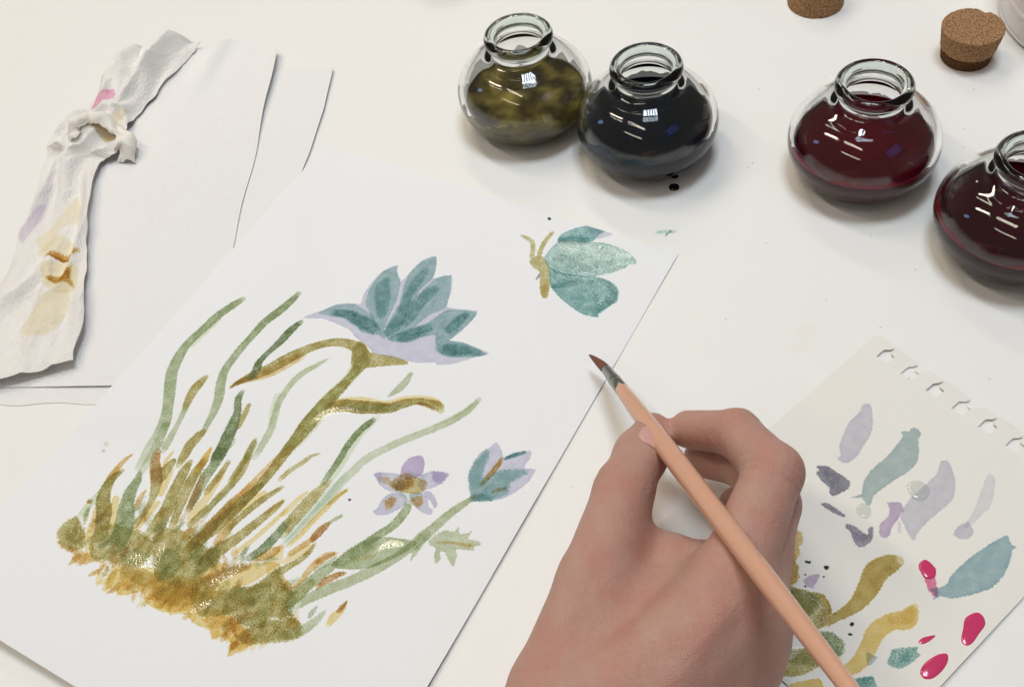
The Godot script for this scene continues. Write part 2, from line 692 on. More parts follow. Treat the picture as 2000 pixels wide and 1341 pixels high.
# ------------------------------------------------------------------ the hand: one skin meshed from tapered bones
class BoneField:
	var lo: Vector3
	var n: Vector3i
	var c: float
	var f := PackedFloat32Array()

	func _init(a: Vector3, b: Vector3, cell: float) -> void:
		lo = a
		c = cell
		n = Vector3i((b - a) / cell) + Vector3i.ONE
		f.resize(n.x * n.y * n.z)
		f.fill(1000.0)

	# a chain of joints (x, y, z, radius) joined with softness kj, then joined to the rest with softness ku
	func chain(j: Array, kj: float, ku: float) -> void:
		var a := Vector3(1e6, 1e6, 1e6)
		var b := -a
		for q in j:
			var p := Vector3(q.x, q.y, q.z)
			var pad: Vector3 = Vector3.ONE * (q.w + ku + c * 2.0)
			a = a.min(p - pad)
			b = b.max(p + pad)
		var i0 := Vector3i(((a - lo) / c).floor()).clamp(Vector3i.ZERO, n - Vector3i.ONE)
		var i1 := Vector3i(((b - lo) / c).ceil()).clamp(Vector3i.ZERO, n - Vector3i.ONE)
		var m := j.size() - 1
		var pa: Array[Vector3] = []
		var ba: Array[Vector3] = []
		var inv: Array[float] = []
		for s in m:
			var p := Vector3(j[s].x, j[s].y, j[s].z)
			var e := Vector3(j[s + 1].x, j[s + 1].y, j[s + 1].z) - p
			pa.append(p)
			ba.append(e)
			inv.append(1.0 / e.length_squared())
		for z in range(i0.z, i1.z + 1):
			for y in range(i0.y, i1.y + 1):
				var row := (z * n.y + y) * n.x
				for x in range(i0.x, i1.x + 1):
					var p := lo + Vector3(x, y, z) * c
					var d := 1000.0
					for s in m:
						var q := p - pa[s]
						var t := clampf(q.dot(ba[s]) * inv[s], 0.0, 1.0)
						var e := (q - ba[s] * t).length() - lerpf(j[s].w, j[s + 1].w, t)
						var h := maxf(kj - absf(d - e), 0.0) / kj
						d = minf(d, e) - h * h * kj * 0.25
					var o := f[row + x]
					var g := maxf(ku - absf(d - o), 0.0) / ku
					f[row + x] = minf(d, o) - g * g * ku * 0.25

	func at(p: Vector3) -> float:
		var q := (p - lo) / c
		var i := Vector3i(q.floor()).clamp(Vector3i.ZERO, n - Vector3i(2, 2, 2))
		var t := q - Vector3(i)
		var o := (i.z * n.y + i.y) * n.x + i.x
		var up := n.x * n.y
		var a := lerpf(lerpf(f[o], f[o + 1], t.x), lerpf(f[o + n.x], f[o + n.x + 1], t.x), t.y)
		var b := lerpf(lerpf(f[o + up], f[o + up + 1], t.x), lerpf(f[o + up + n.x], f[o + up + n.x + 1], t.x), t.y)
		return lerpf(a, b, t.z)

	func mesh_arrays() -> Array:
		var v := PackedVector3Array()
		var idx := PackedInt32Array()
		var cell := {}
		var step := [1, n.x, n.x * n.y]
		for z in n.z - 1:
			for y in n.y - 1:
				for x in n.x - 1:
					var o := (z * n.y + y) * n.x + x
					var f0 := f[o]
					if f0 > 6.0 or f0 < -6.0:
						continue
					var mask := 0
					var k := 0
					var val := [f0, f[o + 1], f[o + step[1]], f[o + 1 + step[1]], f[o + step[2]], f[o + 1 + step[2]], f[o + step[1] + step[2]], f[o + 1 + step[1] + step[2]]]
					for e in 8:
						if val[e] < 0.0:
							mask |= 1 << e
							k += 1
					if k == 0 or k == 8:
						continue
					var sum := Vector3.ZERO
					var cnt := 0
					for e in [[0, 1], [2, 3], [4, 5], [6, 7], [0, 2], [1, 3], [4, 6], [5, 7], [0, 4], [1, 5], [2, 6], [3, 7]]:
						var va: float = val[e[0]]
						var vb: float = val[e[1]]
						if (va < 0.0) != (vb < 0.0):
							var t := va / (va - vb)
							var pa := Vector3(e[0] & 1, (e[0] >> 1) & 1, e[0] >> 2)
							var pb := Vector3(e[1] & 1, (e[1] >> 1) & 1, e[1] >> 2)
							sum += pa.lerp(pb, t)
							cnt += 1
					cell[o] = v.size()
					v.append(lo + (Vector3(x, y, z) + sum / cnt) * c)
		for o in cell:
			var x: int = o % n.x
			var y: int = (o / n.x) % n.y
			var z: int = o / (n.x * n.y)
			for ax in 3:
				if (f[o] < 0.0) == (f[o + step[ax]] < 0.0):
					continue
				var u: int = step[(ax + 1) % 3]
				var w: int = step[(ax + 2) % 3]
				if not (cell.has(o - u) and cell.has(o - w) and cell.has(o - u - w)):
					continue
				var q := [cell[o], cell[o - u], cell[o - u - w], cell[o - w]]
				if f[o] < 0.0:
					idx.append_array([q[0], q[2], q[1], q[0], q[3], q[2]])
				else:
					idx.append_array([q[0], q[1], q[2], q[0], q[2], q[3]])
		return [v, idx]


var skin_field: BoneField


func hand_skin() -> ArrayMesh:
	var s := BoneField.new(Vector3(-20, -2, 50), Vector3(132, 96, 284), 1.5)
	s.chain([Vector4(14.9, 55.0, 240.8, 24.0), Vector4(21.3, 48.0, 203.0, 19.0)], 6, 1)   # forearm
	s.chain([Vector4(33.4, 48.0, 240.0, 24.0), Vector4(43.2, 40.0, 201.5, 17.0)], 6, 14)
	s.chain([Vector4(21.3, 48.0, 203.0, 19.0), Vector4(77.9, 58.0, 151.4, 12.5)], 6, 12)   # palm
	s.chain([Vector4(21.3, 48.0, 203.0, 19.0), Vector4(83.9, 50.0, 155.3, 12.0)], 6, 10)
	s.chain([Vector4(43.2, 40.0, 201.5, 17.0), Vector4(83.9, 40.0, 160.1, 11.5)], 6, 10)
	s.chain([Vector4(43.2, 40.0, 201.5, 17.0), Vector4(79.9, 30.0, 166.7, 11.0)], 6, 10)
	s.chain([Vector4(21.3, 48.0, 203.0, 19.0), Vector4(69.8, 26.0, 182.1, 15.0), Vector4(79.9, 30.0, 166.7, 11.0)], 6, 12)
	s.chain([Vector4(77.9, 58.0, 151.4, 12.5), Vector4(83.9, 50.0, 155.3, 12.0), Vector4(83.9, 40.0, 160.1, 11.5), Vector4(79.9, 30.0, 166.7, 11.0)], 4, 7)
	s.chain([Vector4(21.3, 48.0, 203.0, 19.0), Vector4(19.4, 46.0, 178.5, 15.0), Vector4(33.7, 49.0, 142.3, 12.2), Vector4(46.1, 43.0, 104.6, 10.6), Vector4(53.7, 37.0, 86.2, 9.8), Vector4(58.9, 33.0, 73.6, 7.6)], 4, 12)   # thumb
	s.chain([Vector4(43.9, 38.0, 128.0, 9.0), Vector4(59.3, 28.0, 128.7, 11.0), Vector4(78.9, 48.0, 140.5, 10.0)], 8, 12)   # web of the thumb
	s.chain([Vector4(38.1, 42.0, 151.6, 12.0), Vector4(57.1, 38.0, 152.6, 13.0), Vector4(75.7, 46.0, 153.2, 12.0)], 8, 12)
	s.chain([Vector4(41.6, 61.0, 198.4, 3.5), Vector4(71.9, 67.0, 163.7, 3.2)], 3, 7)   # tendons
	s.chain([Vector4(47.0, 58.0, 197.7, 3.0), Vector4(80.5, 58.5, 164.8, 3.0)], 3, 7)
	s.chain([Vector4(77.9, 58.0, 151.4, 12.5), Vector4(97.6, 63.0, 111.9, 9.8), Vector4(88.8, 52.0, 88.5, 8.6), Vector4(72.8, 36.0, 75.4, 7.4)], 3.5, 4)   # index finger
	s.chain([Vector4(83.9, 50.0, 155.3, 12.0), Vector4(97.9, 46.0, 115.1, 9.6), Vector4(92.9, 30.0, 88.5, 9.0), Vector4(79.4, 20.0, 78.6, 8.4)], 3.5, 2.5)   # middle finger
	s.chain([Vector4(83.9, 40.0, 160.1, 11.5), Vector4(96.0, 31.0, 122.5, 9.2), Vector4(97.6, 16.0, 96.6, 8.2), Vector4(90.4, 9.0, 94.5, 7.2)], 3.5, 2.5)   # ring finger
	s.chain([Vector4(79.9, 30.0, 166.7, 11.0), Vector4(94.9, 18.0, 134.4, 8.2), Vector4(97.0, 10.0, 117.4, 7.2), Vector4(90.0, 8.0, 116.1, 6.4)], 3.5, 2.5)   # little finger
	skin_field = s
	var a := s.mesh_arrays()
	var v: PackedVector3Array = a[0]
	var col := PackedColorArray()
	var n := noise(21, 0.05, FastNoiseLite.TYPE_SIMPLEX, 3)
	var fine := noise(22, 0.35, FastNoiseLite.TYPE_SIMPLEX, 2)
	for p in v:
		var t := clampf(0.5 + n.get_noise_3dv(p) * 0.7 + fine.get_noise_3dv(p) * 0.25, 0.0, 1.0)
		col.append(Color(0.50, 0.31, 0.24).lerp(Color(0.49, 0.24, 0.19), t))
	# creases across the joints: place on the bone, bone direction, side they lie on
	for k in [[Vector3(45.0, 43.5, 107.8), Vector3(0.31, -0.15, -0.94)], [Vector3(45.9, 43.1, 105.2), Vector3(0.31, -0.15, -0.94)], [Vector3(46.7, 42.7, 102.5), Vector3(0.31, -0.15, -0.94)], [Vector3(95.4, 62.4, 116.3), Vector3(0.44, 0.11, -0.89)], [Vector3(96.7, 62.8, 113.7), Vector3(0.44, 0.11, -0.89)], [Vector3(98.1, 63.1, 111.0), Vector3(0.44, 0.11, -0.89)], [Vector3(89.7, 53.2, 91.1), Vector3(-0.32, -0.40, -0.86)], [Vector3(88.8, 52.0, 88.5), Vector3(-0.32, -0.40, -0.86)], [Vector3(97.2, 46.2, 117.0), Vector3(0.33, -0.09, -0.94)], [Vector3(98.2, 45.9, 114.2), Vector3(0.33, -0.09, -0.94)]]:
		for i in v.size():
			var q: Vector3 = v[i] - k[0]
			var d: float = q.dot(k[1])
			if absf(d) < 3.0 and q.y > 1.0 and q.length() < 14.0:
				v[i] -= (q - k[1] * d).normalized() * 0.5 * exp(-pow((d + 0.7 * fine.get_noise_3dv(v[i])) / 0.9, 2.0))
	return build(v, a[1], PackedVector2Array(), col)


# a nail: a curved plate laid on the skin; `axis` runs from joint to tip, `out` away from the bone
func nail(s: BoneField, c: Vector3, axis: Vector3, out: Vector3, length: float) -> ArrayMesh:
	var ax := axis.normalized()
	var up := (out - ax * out.dot(ax)).normalized()
	var side := ax.cross(up)
	return sheet(16, 16, 0.7, func(u: float, t: float) -> Vector3:
		var w := 0.72 * (1.0 - 0.5 * pow(maxf(0.0, (t - 0.55) / 0.45), 2.6)) * (1.0 - 0.35 * pow(maxf(0.0, (0.3 - t) / 0.3), 2.0))
		var a := (u - 0.5) * 2.0 * w
		var bulge := 1.0 - pow((u - 0.5) * 2.0, 2.0)
		var p := c + ax * ((t - 0.5) * length + 0.8 * bulge * (t - 0.35))
		var d := up * cos(a) + side * sin(a)
		var r := 3.0
		while r < 15.0 and s.at(p + d * r) < 0.0:
			r += 0.1
		return p + d * (r + 0.12 + 0.3 * bulge))


# ------------------------------------------------------------------ the prints
func paint_study(cv: Canvas) -> void:
	cv.stroke("sage", [39.6, 193.4, 7.4, 39.9, 199.4, 6.7, 40.4, 204.5, 4.6, 40.8, 209.6, 2.6], 0.55, 0.4)
	cv.stroke("sage", [37.4, 184.2, 4.1, 40.3, 192.3, 4, 42.1, 199.2, 4.7, 43.4, 206.2, 3.9, 44.3, 211.8, 2], 0.5, 0.35)
	cv.stroke("green", [26.3, 111.7, 3.2, 24, 116.8, 4.3, 21, 125, 4.7, 19.5, 134.7, 4.5, 17.9, 145.2, 4.6, 19.4, 154.1, 5.6, 22.4, 162.2, 5.8, 27.7, 169.9, 5.7, 33.3, 178, 5.2, 37, 185.1, 5.8, 38.7, 191.4, 6.1], 0.95, 0.55)
	cv.stroke("pale", [22.7, 127, 3, 21.7, 136.4, 3, 20.9, 144.7, 2.2], 0.8, 0.6)
	cv.stroke("green", [49.3, 96.3, 2.6, 48.9, 102, 3.7, 47.4, 110, 4.4, 45.2, 118.2, 4.3, 44.8, 126.4, 3.8, 44.4, 134.4, 3.8, 44.6, 143, 4, 45.4, 150.3, 4.1, 48.5, 157.3, 4.6, 52.5, 163.7, 4.6, 54.7, 170, 3.8, 56, 176.6, 3, 56.8, 182.4, 2.3], 1.05, 0.5)
	cv.stroke("deep", [60.8, 110.5, 2.5, 59.5, 116.5, 3.8, 59.1, 123.7, 3.8, 58.3, 130.1, 3, 57.5, 135.6, 2.7, 57.6, 139.8, 3.4, 59.2, 144.2, 4.1, 59.1, 149.2, 2.8], 0.95, 0.95)
	cv.stroke("ochre", [54.3, 156.4, 1, 56.7, 152.4, 2.5, 60.8, 147.2, 4.9, 65.8, 141.3, 5.7, 69.3, 134.2, 5.7, 72.9, 127.2, 5], 0.6, 0.5)
	cv.stroke("olive", [54.1, 157.2, 1, 55.4, 153.8, 2.5, 57.9, 149.8, 3.9, 60.8, 145.2, 5.4, 64.6, 139.7, 5.8, 67.9, 132.3, 6.1, 71.7, 125.5, 5.4, 75.6, 119.9, 4.5, 81.5, 114.8, 4.5, 88.9, 112, 5, 96.3, 112.6, 6.4, 100.1, 116, 7.1], 0.95, 0.85)
	cv.stroke("brown", [54.1, 157.2, 0.8, 55.1, 154.3, 1.8, 57.2, 150.9, 2.4, 59.1, 147.2, 2.8], 0.9, 0.5)
	cv.stroke("pale", [101.5, 118.4, 9.1, 102.2, 125.6, 6.4, 101.5, 132.4, 6.1, 100, 141.2, 7.3, 99.6, 150.2, 8.1, 99.1, 159, 8.6, 98.8, 166.8, 6.9, 98.3, 172.3, 5.8], 0.7, 0.7)
	cv.stroke("olive", [102.4, 118, 7.7, 102.3, 124.7, 5.1, 101.7, 131.5, 4.8, 100.2, 140.3, 6.1, 99.1, 149.6, 7, 98.7, 158.4, 7.4, 98.4, 166.3, 5.9, 97.9, 171.8, 5.1, 97.9, 183.7, 4.6, 97.2, 193.6, 4.1, 96.2, 201.9, 3.8, 95.3, 210.1, 4], 0.95, 1)
	cv.stroke("ochre", [98.9, 170.3, 2.8, 96.5, 178, 3.1, 95, 186.7, 3.1, 93.5, 195.3, 3.1, 92.4, 204.3, 3, 91.3, 214, 2.7, 90.8, 223.3, 2.6], 0.6, 0.6)
	cv.stroke("olive", [92.1, 202.9, 4.7, 91.1, 211.8, 5.1, 90.6, 221.1, 5.3, 91.1, 227.5, 3.9, 91.2, 232.6, 2.6], 0.9, 0.8)
	cv.stroke("sage", [85.9, 123.3, 1, 83.3, 128.5, 2.4, 80.2, 134.1, 3.1, 78.7, 140.6, 2.9, 78.7, 147.9, 2.9, 79.8, 154.7, 3.1, 82.5, 161.4, 3.2, 84.7, 167.5, 3.5, 85.7, 174.7, 3.4, 86.6, 181.9, 2.7], 0.75, 0.6)
	cv.stroke("pale", [77.1, 151.1, 3.4, 79.6, 158, 3.4, 82.7, 163.7, 2.7], 0.6, 0.5)
	cv.stroke("olive", [39.5, 156.7, 2, 39, 160.7, 4.1, 39, 165.6, 4.6, 40.1, 170.9, 3.9, 41.2, 175.2, 2.8], 1, 0.8)
	cv.stroke("sage", [41.3, 174.4, 2.9, 42.8, 180.9, 2.4, 43.8, 186, 2.7, 44.7, 191.8, 3.4, 45.7, 196.8, 3], 0.7, 0.75)
	cv.stroke("deep", [60.7, 156.4, 1.9, 61.7, 161.2, 3.3, 65.1, 166.1, 3.5, 67, 171.6, 5.1, 68.7, 178.6, 6, 70.3, 185.6, 6, 71.6, 191.1, 5.5], 0.7, 0.85)
	cv.stroke("olive", [68, 161.2, 1.9, 68.9, 166, 2.8, 69.7, 172, 3.1], 0.7, 0.7)
	cv.stroke("olive", [57.2, 180, 1.7, 56.1, 183.5, 3.9, 55.3, 189.3, 4.8, 56.2, 195, 4.3, 57.1, 199.9, 2.6], 0.95, 0.8)
	cv.stroke("yellow", [65.1, 186.4, 1.2, 65.4, 190.1, 2.6, 66.3, 195, 2.9, 67, 200.6, 2.6], 1, 1)
	cv.stroke("olive", [81.1, 173.8, 1.2, 81.9, 178.8, 2.8, 83.1, 184.2, 2.9, 83.7, 189.9, 3, 84.2, 196.3, 2.9], 0.75, 0.8)
	cv.stroke("ochre", [33.7, 204.3, 0.6, 32.4, 209.2, 2.3, 32.4, 214.1, 2.9, 32.7, 219.5, 3], 0.8, 1)
	cv.stroke("pale", [34.9, 213.6, 2.4, 34.2, 219.5, 3.6, 34.8, 226.6, 4.1, 34.4, 234.1, 3.5, 35.2, 239.7, 3.5], 0.9, 0.9)
	cv.stroke("olive", [35.4, 213.4, 1.7, 33.9, 218.2, 4, 35.2, 223.8, 5.1, 38.4, 228.9, 6.2, 43.2, 233.3, 6.7, 46.9, 238.1, 6.1, 50.5, 242.8, 6], 0.9, 1.05)
	cv.stroke("green", [42.8, 210, 1.3, 45.2, 214.4, 3.9, 46.4, 219.9, 5.6, 49.5, 225.8, 6.7, 53.5, 231.1, 7.8, 57.4, 237, 8.5, 60.2, 243.2, 7.2], 0.8, 0.8)
	cv.stroke("yellow", [42.8, 225.6, 2.9, 47.3, 231.4, 3.5, 51.7, 237.1, 2.8], 1.1, 1)
	cv.stroke("yellow", [38.4, 232.9, 2.3, 42.5, 238.8, 2.9, 45.9, 244.9, 4, 51.2, 250.6, 3.3], 1.1, 1)
	cv.stroke("brown", [43.5, 198.6, 3.4, 45.9, 203.1, 4.5, 50, 207.4, 5, 53.9, 211, 5], 0.65, 0.6)
	cv.stroke("olive", [46.6, 203.4, 3.6, 52.2, 209.1, 5.4, 56.6, 215.8, 3.9, 58.7, 221.5, 2.7, 59.4, 226.4, 2.6, 60, 231.9, 3.4], 0.7, 0.8)
	cv.stroke("olive", [53.5, 199.6, 2.9, 53.4, 203.8, 4.6, 54.6, 209.4, 3.9], 0.9, 0.8)
	cv.stroke("yellow", [50.2, 194.8, 0.7, 50.2, 198.3, 1.8, 51.1, 202.7, 1.8, 59.6, 215.1, 2.1, 58, 209.1, 2.4, 55.6, 202.1, 1.6], 1, 1)
	cv.stroke("ochre", [52.2, 216.6, 0.8, 52.6, 220.4, 2.3, 54.4, 224.8, 2.6], 0.65, 0.6)
	cv.stroke("yellow", [61.3, 219.6, 2.9, 61.8, 225.9, 2.6, 61.8, 232.4, 2.3], 1, 1)
	cv.stroke("olive", [60.8, 196.2, 2.4, 61.6, 201.4, 4.5, 63.1, 207.5, 5.1, 65, 213.9, 5.6, 67.4, 220.1, 6.1, 68.7, 226.6, 7.1, 70.1, 232.3, 7.6], 0.95, 0.75)
	cv.stroke("yellow", [65.1, 186.6, 1.1, 65.8, 191.8, 3.3, 66.5, 197, 3.6], 1.1, 1)
	cv.stroke("olive", [66.4, 191.6, 3, 66.7, 199, 4.5, 68.1, 205.8, 5, 70, 212.3, 5, 72.3, 218.4, 3.8, 75, 224.9, 3.2], 0.85, 0.85)
	cv.stroke("brown", [71, 199.1, 2.4, 72.6, 204.4, 3.5, 74.5, 210.2, 3.5, 76.3, 216.5, 2.9], 0.55, 0.5)
	cv.stroke("green", [70.9, 180.4, 5.8, 69.9, 187.2, 5.2, 71.9, 193.2, 4.5, 72.1, 198.6, 5.1, 73.5, 204.7, 4.4, 75, 209.9, 3.5, 76, 215.4, 2.9], 0.8, 0.7)
	cv.stroke("olive", [76.9, 188.8, 2, 77.5, 194, 2.8, 77.6, 199.4, 3, 77.6, 205.4, 2.8], 0.85, 0.8)
	cv.stroke("yellow", [78.3, 195, 2.9, 79, 202.8, 3.5, 79.7, 209.7, 4, 79.8, 214.9, 4.6, 79.9, 220, 3.4], 1.05, 0.8)
	cv.stroke("sage", [81.8, 176.2, 3, 83.6, 183, 3.6], 0.7, 0.7)
	cv.stroke("olive", [83.6, 183, 3.3, 85.3, 189.8, 3.9, 85.5, 197.1, 3.3, 84.5, 203.6, 3.2, 83.9, 209.8, 3.2, 82.6, 214.9, 3.2, 81.5, 221.2, 2.8], 0.7, 0.75)
	cv.stroke("sage", [86.2, 196.1, 2.3, 85.4, 203.8, 2.9, 84, 209, 2.9, 84.6, 216.5, 2.8], 0.6, 0.6)
	cv.stroke("olive", [98.7, 191, 2.2, 97, 195.1, 3.8, 95.5, 201.1, 4.9, 94.3, 208.2, 5.4, 93, 215.2, 5.9, 91.1, 221.1, 5.9, 89.2, 227.1, 5.3, 88, 231.4, 3.6], 0.9, 0.95)
	cv.stroke("ochre", [93.9, 191.9, 2.3, 92.6, 199.1, 2.9, 90.8, 207.2, 2.8, 89, 215.2, 2.5, 87.9, 223.9, 2.2, 87.8, 232, 1.9], 0.6, 0.6)
	cv.stroke("yellow", [101.6, 195, 2.9, 98.9, 200.2, 3.4, 97.5, 205.4, 2.8], 1, 0.9)
	cv.stroke("olive", [107.3, 189, 1.6, 104.5, 194.3, 2.6, 102.1, 200, 3.2, 100.1, 206.1, 3.2, 98.6, 211.9, 3.1, 98.1, 217.2, 3.1], 0.85, 0.9)
	cv.stroke("ochre", [97.2, 211.9, 3.9, 97.6, 217.5, 5, 97.6, 222.5, 3.3], 0.75, 0.7)
	cv.stroke("olive", [111.8, 194.2, 1.6, 110.3, 199.4, 3.2, 108.3, 205.5, 3.7, 106.3, 211.5, 4.2, 104.3, 217.5, 4.7, 101.3, 223.8, 5.8, 99.3, 229.7, 6.3, 98.8, 234.8, 5.2], 0.8, 0.85)
	cv.stroke("ochre", [111.4, 194.7, 1.4, 110.1, 198.2, 2.3, 108.9, 202, 2.2], 0.8, 0.5)
	cv.stroke("yellow", [115.7, 196.9, 1.6, 113.5, 206.2, 2.1, 110.8, 215.6, 2.3, 107.9, 223.8, 2.1], 1, 0.9)
	cv.stroke("yellow", [118.7, 186.4, 1.1, 117.3, 191, 2.3, 115.7, 199.5, 2.6], 0.9, 0.7)
	cv.patch("olive~", [32.4, 250.7, 31.2, 244.8, 33.6, 240.4, 38.2, 242.1, 43.9, 245.9, 47.5, 250.5, 45.3, 253.4, 39.5, 254.3], 0.75)
	cv.patch("olive~", [35.5, 248.5, 35.5, 244.7, 39.5, 243.5, 45.5, 248.3, 43.2, 251.3, 38.5, 250.9], 0.6)
	cv.patch("olive~", [48.8, 248, 46.4, 241.5, 49.9, 236.7, 57.8, 234.3, 64, 233.3, 72.1, 234.5, 75.7, 240.3, 76, 246.9, 70.7, 248.7, 62.3, 250.3, 54.2, 252.3], 0.7)
	cv.patch("ochre~", [35.9, 253.5, 44.5, 251.9, 52.1, 251.5, 60.4, 251.2, 65, 253.3, 57.9, 252.4, 52.6, 257.4, 48.5, 256.8, 45.6, 254.5, 40, 254.7], 0.75)
	cv.patch("yellow", [70.2, 260.4, 67, 255.4, 67.4, 249.7, 74, 247.8, 80.4, 244.1, 87.2, 245.7, 91.9, 246.5, 96.4, 243.1, 100.9, 239.8, 106.2, 243.7, 107.1, 252, 98.5, 257.3, 88.7, 257.5, 84.4, 254.2, 77.3, 260, 72.8, 258], 1.25)
	cv.patch("ochre~", [71.6, 254.4, 71.5, 249.6, 78.5, 247.4, 87, 247, 93.6, 246.8, 99.9, 243.2, 104.4, 244, 102.4, 250.2, 96.7, 253.6, 89.6, 254.7, 83.7, 253.3, 77.9, 256.7], 0.3)
	cv.patch("olive~", [70.9, 233.2, 72.8, 227.2, 81, 224.6, 88.4, 226.2, 96, 226.3, 100.8, 224, 104.1, 229.8, 102.2, 235.6, 102.4, 241.5, 98.6, 245.6, 91, 246.9, 83.7, 245.6, 76.7, 239.8], 0.75)
	cv.patch("deep~", [80.6, 242.8, 78.8, 237.5, 79.4, 234.2, 83.6, 233.4, 88.3, 234.3, 91.4, 239.5, 91.1, 243.9, 88.2, 247.6, 83.6, 246.2], 0.42)
	cv.patch("green~", [93.6, 232.4, 95.2, 227.9, 100.7, 224.7, 103.8, 229.4, 101.8, 235.2, 98.8, 237.2], 0.5)
	cv.stroke("pale", [68.8, 246.6, 4.4, 73.1, 242.1, 4.9, 80.3, 242.4, 3.8, 78.1, 233.5, 2.8, 76.6, 229.2, 2.2], 0.4, 0.4)
	cv.patch("ochre~", [81.5, 226.9, 82.2, 222.8, 84.7, 221.6, 86.7, 225.7, 84.9, 228.5], 0.8)
	cv.stroke("mint", [92.8, 234, 2.2, 93.4, 228.2, 2.5, 93.5, 225, 1.7], 0.9, 0.8)
	cv.stroke("yellow", [69.8, 260, 3.2, 68, 254.3, 3.2, 64.9, 248.5, 3.3], 0.9, 0.7)
	cv.patch("yellow", [82.8, 245.6, 89.4, 242.4, 98.5, 240.6, 98.8, 236.7, 103.6, 230.6, 108.2, 228.4, 109.1, 233.1, 111.3, 235.8, 114.4, 229.3, 118.2, 223.6, 123.5, 219.9, 128.2, 218.9, 126.6, 222.2, 123.2, 230.1, 118.6, 234.8, 115.4, 237.6, 113, 244.8, 111.2, 247.6, 108.8, 253, 104.3, 255.1, 101.8, 257, 98, 255.8, 92.8, 257.1], 1.2)
	cv.patch("olive~", [87.5, 250.9, 93.2, 246.9, 101.5, 244.2, 109.5, 242.2, 113, 244.8, 108.3, 248.3, 104.6, 251.3, 99.2, 254, 95, 254.8, 90.5, 254.5], 0.5)
	cv.patch("olive~", [70.3, 251.4, 74, 247.8, 80.6, 245.9, 87.2, 245.7, 93.8, 245.5, 100.5, 242.4, 104.7, 245.1, 100.4, 249.4, 93.6, 251.6, 84.8, 252.2, 77.6, 253.3], 0.4)
	cv.patch("green~", [64.1, 241.4, 69.8, 239.9, 75.1, 241.2, 75.2, 246, 69.6, 247.5, 63.9, 245.8], 0.35)
	cv.patch("olive~", [104.4, 247.8, 101.8, 242.8, 103.5, 238.2, 106.6, 234.3, 109.6, 230.3, 113.2, 226, 116.3, 226.5, 113.1, 231.2, 110.9, 235.3, 110.8, 240.4, 115.4, 237.6, 119.4, 235.7, 123.8, 239.7, 122.4, 246.4, 116.3, 250.6, 110.4, 251.6], 0.75)
	cv.patch("brown~", [101.8, 240.3, 102.8, 237.3, 106.3, 233.1, 110.5, 227.9, 117.2, 224.1, 117.6, 226.5, 112.8, 232.5, 109.5, 237.9, 107.1, 240.9], 0.45)
	cv.patch("olive~", [116.7, 235.7, 122.6, 232.9, 125.8, 228.2, 127.6, 221.7, 132, 222.2, 134, 224.9, 138.5, 226.5, 141.9, 226.7, 141.2, 231.9, 144.9, 234.3, 144.6, 237.5, 138.5, 239.8, 139.2, 244.2, 132.2, 247, 126, 245.9, 119.8, 246.5, 117.6, 242], 0.85)
	cv.patch("green~", [117.9, 236.4, 123.1, 232.6, 126.6, 228.5, 130.8, 227.7, 132.2, 233.2, 129.4, 238.2, 123.5, 241, 119.7, 240.4], 0.4)
	cv.patch("yellow", [108.1, 253.9, 111.2, 247.6, 119.4, 246, 126.3, 246.3, 132.6, 247.5, 139.4, 251.2, 138.4, 253.4, 135.7, 258.2, 134, 260.1, 131.3, 255.1, 126.3, 254.6, 123.9, 257.5, 120.3, 254.6, 116.2, 255.4, 112.7, 255.3], 1.35)
	cv.patch("ochre~", [115.1, 252.4, 120.5, 247.3, 126.7, 246.7, 133.2, 248.3, 138.4, 251.6, 133.8, 253.3, 126.5, 251.6, 121.2, 254.1], 0.5)
	cv.patch("olive~", [132, 251.8, 133.5, 247, 138.2, 241.2, 144.6, 237.5, 146.8, 235.2, 150.5, 235.8, 153.7, 238.4, 153.6, 241.9, 149.3, 245.5, 143.6, 249.1, 138.9, 252.3, 134.6, 253.5], 0.9)
	cv.patch("ochre~", [132.3, 224.5, 133.5, 223.3, 136.5, 223.8, 139.6, 225.3, 137.8, 227.4, 134.9, 227], 0.9)
	cv.patch("brown~", [123.8, 248.1, 127.9, 243.2, 133, 239.5, 133.7, 242.1, 129, 248, 132, 251.8, 136.5, 250.8, 135.6, 253, 130.7, 251.9], 0.5)
	cv.patch("ochre~", [145.6, 238.8, 146.8, 235.2, 150.5, 235.8, 150.7, 238.7, 147.3, 240.3], 0.7)
	cv.stroke("mint", [130.7, 246, 3.2, 133.4, 243.5, 4.3, 134.4, 237, 3.8, 134.5, 232.7, 3.3], 0.55, 0.55)
	cv.stroke("sage", [157, 227, 0.7, 156.2, 231.3, 2.8, 154.8, 235.5, 4, 152.1, 239.8, 4.5, 147.8, 243.6, 3.7], 0.55, 0.85)
	cv.stroke("yellow", [162.5, 220.8, 0.8, 162.6, 224, 2.5, 161.6, 228.1, 3.5, 161.5, 231.7, 1.9], 1.1, 1.1)
	cv.stroke("brown", [162.6, 220.4, 0.8, 162.3, 222.7, 1.9, 161.9, 224.9, 1.9], 0.8, 0.5)
	cv.stroke("ochre", [123.9, 212.6, 1.5, 122, 216.1, 4.6, 119.6, 219.2, 4.3, 117.8, 221.3, 2.3], 0.9, 0.8)
	cv.stroke("yellow", [124, 213.2, 3.4, 125.6, 218.2, 5.1, 126.6, 222.2, 5], 0.8, 0.7)
	cv.stroke("brown", [135.9, 195.1, 2, 134.7, 199, 3.6, 134, 203.3, 2.9], 0.85, 0.6)
	cv.stroke("ochre", [134.4, 202.4, 2.6, 131.8, 208.2, 2.7, 129.4, 213.2, 2.4], 0.7, 0.6)
	cv.stroke("sage", [138.8, 189.5, 1.4, 136.9, 192.6, 1.6, 135.9, 195.1, 1.3], 0.8, 0.7)
	cv.stroke("yellow", [135, 208, 4, 131.9, 212, 3.4, 129.5, 217, 2.8], 0.9, 0.7)
